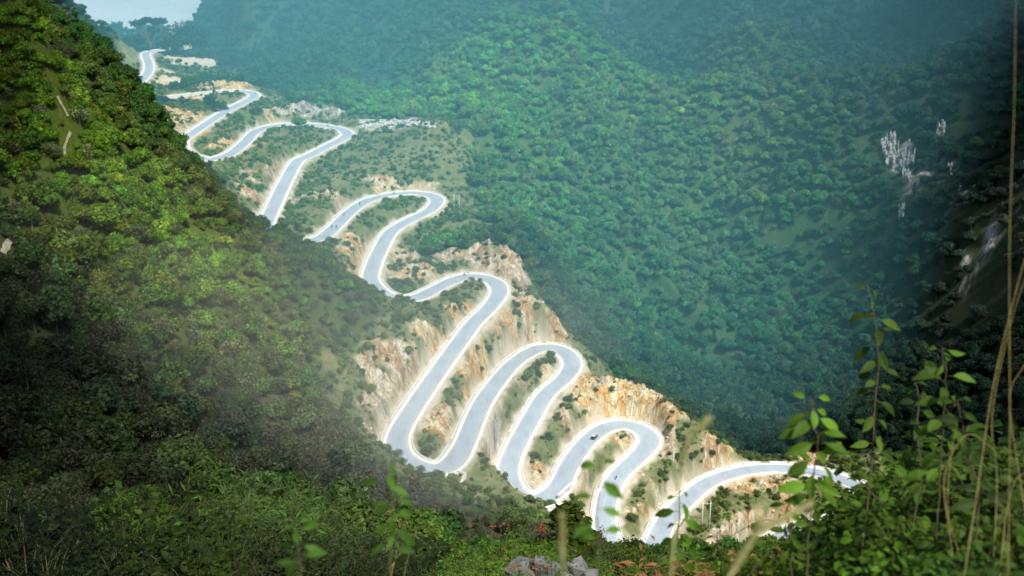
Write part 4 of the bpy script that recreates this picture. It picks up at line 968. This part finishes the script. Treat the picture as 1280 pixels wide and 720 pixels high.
# ------------------------------------------------------------------ foreground plants
def bush_mesh(seed, Rr, Hh, nst, nlf, L, W, up=.3, seg=2, arch=.5):
    g = random.Random(seed); st = MB(); lf = MB()
    for i in range(nst):
        a = g.uniform(0, 6.283); rr = Rr * math.sqrt(g.random()); hh = Hh * g.uniform(.55, 1.0) * (1 - .35 * (rr / Rr) ** 2)
        b = Vector((math.cos(a) * rr * .15, math.sin(a) * rr * .15, -.1)); e = Vector((math.cos(a) * rr, math.sin(a) * rr, hh))
        c1 = b.lerp(e, .35) + Vector((0, 0, hh * .18)); c2 = b.lerp(e, .7) + Vector((0, 0, hh * .14 * (1 + arch)))
        pth = [b, c1, c2, e]; r0 = Hh * .011
        st.tube(pth, [r0, r0 * .7, r0 * .45, r0 * .2], 4)
        for k in range(nlf):
            t = g.uniform(.22, 1.0) ** .8 * 3; j = min(int(t), 2); q = pth[j].lerp(pth[j + 1], t - j)
            q = q + Vector((g.gauss(0, 1), g.gauss(0, 1), g.gauss(0, .8))) * (L * .9)
            d = Vector((g.gauss(0, 1) + math.cos(a) * .4, g.gauss(0, 1) + math.sin(a) * .4, g.gauss(up, .5)))
            s_ = g.uniform(.6, 1.25); lf.leaf(q, d, (g.gauss(0, .45), g.gauss(0, .45) - .1, 1), L * s_, W * s_, g.uniform(.1, .45), .2, 0, seg)
    return st.mesh('stem', [M['stem']], True), lf.mesh('foliage', [M['leafO']], False)
bushP = {'fine': [bush_mesh(k, 1.0, 1.6, 26, 60, .085, .045) for k in (1, 2, 3)], 'broad': [bush_mesh(k, 1.0, 1.5, 20, 24, .20, .10) for k in (11, 12, 13)],
         'blade': [bush_mesh(k, 1.0, 1.6, 22, 26, .30, .045, .5) for k in (21, 22)], 'feather': [bush_mesh(k, 1.25, 1.5, 46, 60, .13, .02, .4) for k in (31, 32)], 'near': [bush_mesh(k, .75, 1.3, 20, 17, .15, .085, .1, 4) for k in (41, 42, 43, 44)]}
BI = [0]
def bush(u, vtop, Z, style, col_, label, group=None, wide_=1.0, name='bush', cat='bush'):
    x, y, z = at_uz(u, Z); top = P(u, vtop, Z)[2]; hh = max(top - z, .35)
    nat = {'fine': 1.75, 'broad': 1.65, 'blade': 1.75, 'feather': 1.65, 'near': 1.42}[style]
    s_ = hh / nat; t = empty(name, (x, y, z - .03), random.random() * 6); w2 = s_ * wide_
    t.scale = (w2, w2, s_); tag(t, label, cat, group); st_, lf_ = bushP[style][BI[0] % len(bushP[style])]; BI[0] += 1
    f_ = link('foliage', lf_, t); f_.color = (*col_, 1); link('stem', st_, t); return t
def jig(c, a=.25): f_ = 1 + random.uniform(-a, a); return (c[0] * f_ * random.uniform(.85, 1.15), c[1] * f_, c[2] * f_)
# left: thicket, shade painted into the leaf colours towards the left edge
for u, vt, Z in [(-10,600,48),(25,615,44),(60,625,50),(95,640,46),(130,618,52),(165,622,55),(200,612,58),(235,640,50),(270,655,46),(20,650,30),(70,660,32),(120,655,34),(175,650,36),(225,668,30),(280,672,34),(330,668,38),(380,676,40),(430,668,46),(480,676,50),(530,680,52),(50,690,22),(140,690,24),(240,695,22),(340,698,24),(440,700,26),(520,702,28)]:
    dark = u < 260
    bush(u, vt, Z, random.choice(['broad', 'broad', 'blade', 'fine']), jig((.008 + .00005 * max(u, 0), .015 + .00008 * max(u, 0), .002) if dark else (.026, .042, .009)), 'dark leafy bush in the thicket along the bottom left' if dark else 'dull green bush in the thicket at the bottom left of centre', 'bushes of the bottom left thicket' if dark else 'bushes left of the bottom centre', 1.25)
bush(150, 610, 50, 'broad', (.045, .10, .008), 'brighter broad-leaved bush rising over the dark bottom left thicket', wide_=.9)
bush(190, 612, 52, 'blade', (.055, .09, .008), 'yellow-green long-leaved bush beside the feathery tree at the bottom left')
bush(300, 592, 62, 'feather', (.06, .12, .022), 'pale green feathery-leaved tree at the bottom left, left half of its double crown', wide_=1.2, name='feathery_tree', cat='tree')
bush(345, 600, 66, 'feather', (.055, .11, .02), 'pale green feathery-leaved tree at the bottom left, right half of its double crown', wide_=1.2, name='feathery_tree', cat='tree')
# centre: leafy bushes and the little conifer
q = at_uz(711, 42); hh = P(711, 622, 42)[2] - q[2]; t = empty('conifer_bush', (q[0], q[1], q[2])); s_ = hh / 10.5; t.scale = (s_ * 2.3, s_ * 2.3, s_); tag(t, 'dark pointed conifer bush rising at the bottom centre below the road', 'bush'); c = link('crown', crownM[4], t); c.color = (.05, .075, .006, 1); link('trunk', trunkM[4], t)
for u, vt, Z, c in [(600,668,30,(.09,.17,.012)),(632,664,28,(.10,.18,.012)),(662,662,26,(.09,.16,.012)),(690,668,25,(.08,.15,.012)),(738,668,34,(.05,.075,.006)),(765,660,33,(.045,.07,.006)),(790,672,30,(.07,.12,.010)),(610,690,18,(.10,.18,.02)),(655,690,16,(.10,.19,.02)),(735,692,16,(.09,.17,.02)),(775,690,17,(.08,.16,.015)),(815,700,13,(.09,.17,.015)),(840,690,22,(.07,.13,.02)),(880,692,20,(.06,.12,.02)),(930,690,18,(.06,.12,.015)),(970,686,16,(.06,.12,.015)),(860,702,12,(.08,.15,.015)),(910,704,10,(.08,.15,.015)),(560,690,24,(.06,.11,.015)),(580,700,15,(.07,.13,.015)),(690,698,9,(.08,.14,.015)),(635,702,10,(.08,.15,.015))]:
    bush(u, vt, Z, 'fine', jig(c, .15), 'small-leaved green bush in the clump at the bottom centre', 'small-leaved bushes at the bottom centre', 1.15)
# red tips on the centre clump
for u, v, lb in [(626,657,'left of the two small red blossoms over the bottom centre bushes'),(677,660,'right of the two small red blossoms over the bottom centre bushes')]:
    p_ = P(u, v, 27); t = empty('red_blossom', (p_[0], p_[1], p_[2] - .6)); tag(t, lb, 'flower'); mb = MB()
    for k in range(7): mb.leaf((random.gauss(0, .08), random.gauss(0, .04), .6 + random.gauss(0, .02)), (random.gauss(0, 1), random.gauss(0, 1), .2), (0, 0, 1), .09, .04, .2, .1, 0, 2)
    mb.build('petals', paint('red_petals', (.45, .02, .01), .6), t); mb = MB(); mb.tube([(0, 0, -.6), (0, 0, .6)], .012, 5); mb.build('stem', M['stem'], t)
# grey rocks and withered leaves at the bottom centre
g = np.random.default_rng(77)
for k, (u, v, s_, lb) in enumerate([(672,716,.30,'grey angular rock, left one among the bottom centre bushes'),(690,708,.36,'largest grey rock among the bottom centre bushes'),(714,714,.26,'grey rock, right one among the bottom centre bushes')]):
    x, y, z = at_uz(u, 15); top = P(u, v, 15); mb = MB()
    for j in range(6): boulder(mb, (g.normal() * s_ * .5, g.normal() * s_ * .3, g.normal() * s_ * .25), s_ * (.5 + .5 * g.random()), g)
    o = mb.build('rock', M['rockfg']); o.location = (x, y, top[2] - s_ * .8); tag(o, lb, 'rock')
# right: near shrubs, leaf colour falls off rightwards as painted edge shade
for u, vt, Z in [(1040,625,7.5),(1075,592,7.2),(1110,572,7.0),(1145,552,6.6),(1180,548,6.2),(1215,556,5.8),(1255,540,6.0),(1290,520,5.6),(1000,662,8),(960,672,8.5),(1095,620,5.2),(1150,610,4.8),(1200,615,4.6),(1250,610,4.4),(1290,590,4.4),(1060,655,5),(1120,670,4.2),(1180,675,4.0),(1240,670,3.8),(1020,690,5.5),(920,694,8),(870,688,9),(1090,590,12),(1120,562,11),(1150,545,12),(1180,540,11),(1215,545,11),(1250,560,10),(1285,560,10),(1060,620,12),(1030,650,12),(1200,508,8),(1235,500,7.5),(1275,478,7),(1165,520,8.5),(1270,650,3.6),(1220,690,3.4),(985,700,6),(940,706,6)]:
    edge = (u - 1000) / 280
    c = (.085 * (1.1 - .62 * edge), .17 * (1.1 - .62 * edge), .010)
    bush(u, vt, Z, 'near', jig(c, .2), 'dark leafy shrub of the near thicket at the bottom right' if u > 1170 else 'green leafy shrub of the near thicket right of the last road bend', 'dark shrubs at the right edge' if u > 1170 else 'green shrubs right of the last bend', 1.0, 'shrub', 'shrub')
def stem_plant(pxs, Z, n_, L, W, rng, col_, label, seed, droop=.5, r0=None, group=None):
    n_ = int(n_ * 1.7); L *= .80; W *= .74; col_ = tuple(c * .78 for c in col_)
    g = random.Random(seed); pp = [Vector(P(u, v, Z)) for u, v in pxs]
    b = Vector((pp[0].x, pp[0].y, gz(pp[0].x, pp[0].y) - .02)); t = empty('leafy_stem', tuple(b)); tag(t, label, 'plant', group)
    loc = [Vector((0, 0, 0))] + [p_ - b for p_ in pp if p_.z > b.z + .05]; r0 = r0 or Z * .0011
    # refine
    mb = MB(); fine = []
    for i in range(len(loc) - 1):
        for k in range(4): fine.append(loc[i].lerp(loc[i + 1], k / 4) + Vector((g.gauss(0, 1), g.gauss(0, 1), 0)) * .004)
    fine.append(loc[-1]); mb.tube(fine, [r0 * (1 - .7 * i / len(fine)) for i in range(len(fine))], 5)
    lf = MB(); top, bot = loc[-1].z, 0
    zs_ = [p_.z for p_ in fine]
    for k in range(n_):
        f_ = (k + g.random() * .5) / n_; z_ = top + (rng[1] - rng[0]) * 0 - f_ * (Z / F * (rng[1] - rng[0]))
        j = max([i for i in range(len(fine)) if fine[i].z <= z_] or [0]); j = min(j, len(fine) - 2)
        q = fine[j].lerp(fine[j + 1], min(max((z_ - fine[j].z) / max(fine[j + 1].z - fine[j].z, 1e-4), 0), 1))
        a = k * 2.4 + g.uniform(-.5, .5); d = Vector((math.cos(a), math.sin(a) * .7 - .1, g.uniform(-.55, .5))).normalized()
        pet = q + d * L * .28; mb.tube([q, pet], r0 * .3, 4)
        s_ = g.uniform(.65, 1.15) * (.7 if f_ < .12 else 1)
        lf.leaf(pet, d + Vector((0, 0, -.45 * g.random())), (g.gauss(0, .7), -g.uniform(.2, 1.2), .7), L * s_, W * s_, droop * g.uniform(.4, 1.4), .22, 0, 4)
    mb.build('stem', M['stem'], t, True); f_ = lf.build('foliage', M['leafO'], t); f_.color = (*col_, 1)
SP_ = [([(1008,760),(1010,680),(1017,600),(1021,545),(1014,496)],4.4,17,.125,.066,(496,615),(.13,.26,.02),'bright broad-leaved stem in front of the last road bend'),
 ([(1075,700),(1090,600),(1092,520),(1098,430),(1084,356)],5.6,16,.125,.060,(356,560),(.08,.15,.012),'tallest slim leafy stem, curving up before the far mountain'),
 ([(1165,740),(1172,640),(1176,560),(1182,490),(1178,434)],4.6,14,.125,.066,(430,590),(.10,.19,.02),'leafy stem with a yellowish tip right of the tallest stem'),
 ([(845,760),(850,700),(848,660),(850,612)],5.0,9,.10,.05,(612,710),(.10,.22,.012),'short leafy stem in front of the last leg of the road'),
 ([(744,780),(748,700),(746,640),(750,570)],2.9,6,.075,.036,(575,690),(.14,.30,.03),'close bright stem with a few large pale leaves before the last straight leg'),
 ([(488,780),(486,700),(490,640),(478,576)],3.3,12,.075,.032,(576,690),(.09,.20,.02),'blurred thin leafy stem in front of the lowest left bend'),
 ([(380,790),(376,720),(366,650)],3.0,8,.075,.03,(645,715),(.08,.18,.02),'blurred leafy sprig at the bottom left of centre'),
 ([(1120,730),(1112,640),(1060,585),(1052,560)],5.2,12,.08,.045,(540,650),(.10,.20,.015),'leaning leafy stem at the left edge of the near thicket'),
 ([(1130,740),(1150,600),(1148,500),(1143,478)],5.0,14,.09,.05,(478,620),(.05,.10,.01),'dark leafy stem between the two tall stems'),
 ([(1215,740),(1225,620),(1205,540),(1196,500)],4.3,14,.10,.055,(500,640),(.035,.07,.008),'dark leafy stem beside the dry grass stalks'),
 ([(985,750),(990,690),(983,640),(990,600)],4.8,9,.08,.04,(600,700),(.10,.19,.012),'low leafy stem left of the bright broad-leaved stem'),
 ([(905,760),(900,700),(896,665)],5.2,9,.08,.03,(665,720),(.10,.17,.015),'tiny leafy stem under the pair of white posts')]
for k, a in enumerate(SP_): stem_plant(*a, 500 + k)
def stalk(pxs, Z, r0, mat, label, plume=0, blade=False, name='grass_stalk', dz=0.0):
    pp = [Vector(P(u, v, Z + dz * i)) for i, (u, v) in enumerate(pxs)]; b = Vector((pp[0].x, pp[0].y, min(gz(pp[0].x, pp[0].y), pp[0].z)))
    t = empty(name, tuple(b)); tag(t, label, 'grass'); loc = [Vector((0, 0, 0))] + [p_ - b for p_ in pp]
    r0 = r0 * (.72 if plume == 0 else 1); arr = crom(np.array([list(x) for x in loc]), 8); mb = MB(); n_ = len(arr)
    mb.tube(arr, [r0 * (1 - .75 * i / n_) for i in range(n_)], 5); mb.build('stem', mat, t, True)
    if plume:
        g = random.Random(int(pxs[0][0])); mb = MB()
        for k in range(plume):
            f_ = g.random(); i = int((.58 + .42 * f_) * (n_ - 1)); i = min(i, n_ - 2); p_ = Vector(arr[i]); d = (Vector(arr[i + 1]) - p_).normalized()
            r_ = Z * .0032 * math.sin(math.pi * (.15 + .8 * f_)); off = Vector((g.gauss(0, 1), g.gauss(0, 1), g.gauss(0, .5))) * r_ * .6
            mb.leaf(p_ + off * .3, d + off.normalized() * .5, off, Z * .011 * g.uniform(.6, 1.2), Z * .0014, .1, .1, 0, 2)
        mb.build('seed_head', mat, t)
stalk([(1258,760),(1262,560),(1262,300),(1268,120),(1270,-60)],3.4,.0030,M['dry'],'tall thin dry stalk rising to the top edge at the far right')
stalk([(1205,720),(1222,610),(1242,480),(1275,345),(1296,280)],3.6,.0048,M['dry'],'thick pale grass stalk slanting to the right edge')
stalk([(1240,720),(1246,600),(1240,520),(1262,410),(1284,340)],3.8,.0036,M['dry'],'curved pale grass stalk crossing the slanting one')
stalk([(1190,700),(1180,600),(1206,545),(1235,556),(1252,576)],4.0,.0038,M['dry'],'dry grass blade bent over sideways in the right thicket')
stalk([(1205,720),(1185,640),(1190,560),(1196,540)],4.1,.004,M['dry'],'short upright straw beside the bent dry blade')
stalk([(1290,700),(1278,620),(1262,500),(1281,455)],3.9,.0042,M['dry'],'pale straw curling at the right edge')
stalk([(1250,710),(1258,640),(1270,600),(1284,590)],3.7,.0042,M['dry'],'low pale straw at the right edge')
M['plume'] = mat_simple('green_plume', (.26, .28, .09), (.42, .40, .18), 20, .8)
stalk([(838,740),(846,650),(850,590),(862,548),(882,527)],2.2,.003,M['plume'],'blurred pale grass plume beside the lowest right bend',260)
stalk([(900,780),(925,705),(952,665),(985,645),(1010,632)],2.0,.003,M['plume'],'blurred arching grass plume over the last road bend, upper one',260)
stalk([(880,790),(905,730),(930,690),(950,655)],2.0,.003,M['plume'],'blurred arching grass plume over the last road bend, lower one',220)
stalk([(706,790),(705,720),(703,690),(702,648)],1.9,.003,M['plume'],'short blurred seed spike in front of the dark conifer bush',200)
stalk([(484,790),(490,715),(500,692),(512,690)],6,.006,M['dry'],'thin straw stalk at the bottom, right one of the forked pair')
stalk([(500,790),(488,720),(494,700),(497,682)],6,.006,M['dry'],'thin straw stalk at the bottom, left one of the forked pair')
stalk([(500,770),(506,715),(512,690)],6.3,.005,M['dry'],'thin straw stalk behind the forked pair')
# dry litter and small ferns under the road's last bend
for u, v, Z in [(830,708,8.5),(905,706,8),(985,714,7),(800,712,10),(655,712,14)]:
    x, y, z = at_uz(u, Z); top = P(u, v, Z)[2]; t = empty('withered_fern', (x, y, z)); tag(t, 'clump of withered rust-coloured fern leaves at the bottom edge', 'fern', 'withered ferns along the bottom edge'); mb = MB(); hh = max(top - z, .2)
    for k in range(60):
        a = random.uniform(0, 6.28); rr = random.uniform(0, .5)
        mb.leaf((math.cos(a) * rr * .6, math.sin(a) * rr * .6, hh * random.uniform(.2, 1)), (math.cos(a), math.sin(a), random.uniform(-.2, .6)), (random.gauss(0, .4), random.gauss(0, .4), 1), .13, .03, .4, .2, 0, 2)
    mb.build('fronds', M['dryleaf'], t)
# dry twigs
for pxs, Z, lb in [([(905,760),(960,690),(1010,640),(1042,600)],5.5,'bare dark twig slanting up in front of the last road bend'),([(1005,700),(985,670),(955,650),(880,690)],5.8,'crooked bare twig low in front of the last road bend'),([(800,750),(830,690),(855,650),(860,646)],6,'bare reddish twig left of the short leafy stem')]:
    stalk(pxs, Z, .007, M['stem'], lb, name='bare_twig')

# ---- cloud-shaped shade blockers, added unseen out of frame to darken the view's edges
mcl = mat_simple('shade_blocker_white', (.85, .85, .87), (.95, .95, .95), .01, 1.0, 0, 1)
SUN_EL, SUN_AZ = R(52), R(150)
sd = Vector((math.sin(SUN_AZ) * math.cos(SUN_EL), math.cos(SUN_AZ) * math.cos(SUN_EL), math.sin(SUN_EL)))
SHADE_BLOCKERS_AT = [(-185, 340, 50), (-178, 300, 55), (-120, 190, 45), (-222, 400, 50), (-270, 520, 55), (335, 620, 66), (400, 800, 85), (300, 840, 50), (285, 470, 42), (75, 60, 26), (-75, 130, 36), (520, 1050, 110), (190, 330, 34), (265, 590, 40)]
for k, (x, y, r_) in enumerate(SHADE_BLOCKERS_AT):
    z = gz(x, y); up = 620 - z; c = np.array([x, y, z]) + np.array(sd) * (up / sd.z); g = np.random.default_rng(900 + k)
    mb = MB()
    for j in range(16):
        a = g.random() * 6.28; rr = r_ * .62 * math.sqrt(g.random()); s_ = r_ * (.28 + .25 * g.random())
        sphere(mb, (math.cos(a) * rr, math.sin(a) * rr, g.normal() * r_ * .08), s_, n_=18, m=12, sq=(1, 1, .6))
    o = mb.build('shade_blocker', mcl, None, True); o.location = tuple(c); tag(o, kind='structure')
# ------------------------------------------------------------------ haze, light, camera
w = bpy.data.worlds.new('World'); scene.world = w; w.use_nodes = True; wn = w.node_tree; wn.nodes.clear()
SUN_EL, SUN_AZ = R(52), R(150)               # azimuth measured clockwise from +Y: behind the viewer's right shoulder
sk = wn.nodes.new('ShaderNodeTexSky'); sk.sky_type = 'NISHITA'; sk.sun_disc = False; sk.sun_elevation = SUN_EL; sk.sun_rotation = SUN_AZ; sk.dust_density = 2.0; sk.air_density = 1.0
bg = wn.nodes.new('ShaderNodeBackground'); bg.inputs[1].default_value = .12; wo = wn.nodes.new('ShaderNodeOutputWorld')
wn.links.new(sk.outputs[0], bg.inputs[0]); wn.links.new(bg.outputs[0], wo.inputs[0])
sl = bpy.data.lights.new('sun', 'SUN'); sl.energy = 5.0; sl.angle = R(5); sl.color = (1, .96, .88)
so = bpy.data.objects.new('sun', sl); COL.objects.link(so); so.location = (0, 0, 600)
sd = Vector((math.sin(SUN_AZ) * math.cos(SUN_EL), math.cos(SUN_AZ) * math.cos(SUN_EL), math.sin(SUN_EL)))
so.rotation_euler = sd.to_track_quat('Z', 'Y').to_euler()
mb = MB(); fp = [(-34, 266), (1140, 1600), (-701, 1600)]      # a bank of mist filling the gorge and the plain beyond
mb.add([(x, y, z) for z in (-60, 300) for x, y in fp], [(2, 1, 0), (3, 4, 5), (0, 1, 4, 3), (1, 2, 5, 4), (2, 0, 3, 5)])
m_, nt = newmat('valley_haze'); vs = nd(nt, 'ShaderNodeVolumePrincipled'); vs.inputs['Density'].default_value = .00060; vs.inputs['Color'].default_value = (.28, .84, 1, 1); vs.inputs['Anisotropy'].default_value = -.35
oo = nd(nt, 'ShaderNodeOutputMaterial'); lk(nt, vs.outputs[0], oo.inputs['Volume'])
hz = mb.build('haze', m_); tag(hz, kind='structure')
m_, nt = newmat('plain_haze'); vs = nd(nt, 'ShaderNodeVolumePrincipled'); vs.inputs['Density'].default_value = .00042; vs.inputs['Color'].default_value = (.80, .90, 1, 1); vs.inputs['Anisotropy'].default_value = -.35
oo = nd(nt, 'ShaderNodeOutputMaterial'); lk(nt, vs.outputs[0], oo.inputs['Volume'])
mb = MB(); mb.box((0, 7601, 120), (16000, 12000, 360)); tag(mb.build('haze', m_), kind='structure')
for k, (u, v, Z, r_, de) in enumerate([(350,470,320,(95,75,40),.0011),(470,560,350,(50,45,24),.0011),(200,380,300,(80,70,40),.0004),(640,400,520,(60,60,26),.0008)]):
    m_, nt = newmat('thin_mist'); vs = nd(nt, 'ShaderNodeVolumePrincipled'); vs.inputs['Density'].default_value = de; vs.inputs['Color'].default_value = (.80, .86, .82, 1); vs.inputs['Anisotropy'].default_value = -.1
    oo = nd(nt, 'ShaderNodeOutputMaterial'); lk(nt, vs.outputs[0], oo.inputs['Volume'])
    mb = MB(); sphere(mb, (0, 0, 0), 1, n_=32, m=20); o = mb.build('mist', m_); o.location = tuple(P(u, v, Z)); o.scale = r_; tag(o, kind='structure')
cam = bpy.data.cameras.new('camera'); co = bpy.data.objects.new('camera', cam); COL.objects.link(co)
co.location = (0, 0, CZ); co.rotation_euler = (R(90) - PITCH, 0, 0)
cam.sensor_fit = 'HORIZONTAL'; cam.sensor_width = 36; cam.lens = 36 * F / 1280; cam.clip_start = .05; cam.clip_end = 40000
cam.dof.use_dof = True; cam.dof.focus_distance = 17; cam.dof.aperture_fstop = 2.6
scene.camera = co
scene.view_settings.view_transform = 'Standard'; scene.view_settings.look = 'None'; scene.view_settings.exposure = 0
scene.render.engine = 'CYCLES'
cy = scene.cycles; cy.use_denoising = True; cy.max_bounces = 5; cy.diffuse_bounces = 2; cy.transmission_bounces = 2; cy.volume_bounces = 0; cy.glossy_bounces = 1; cy.sample_clamp_indirect = 4
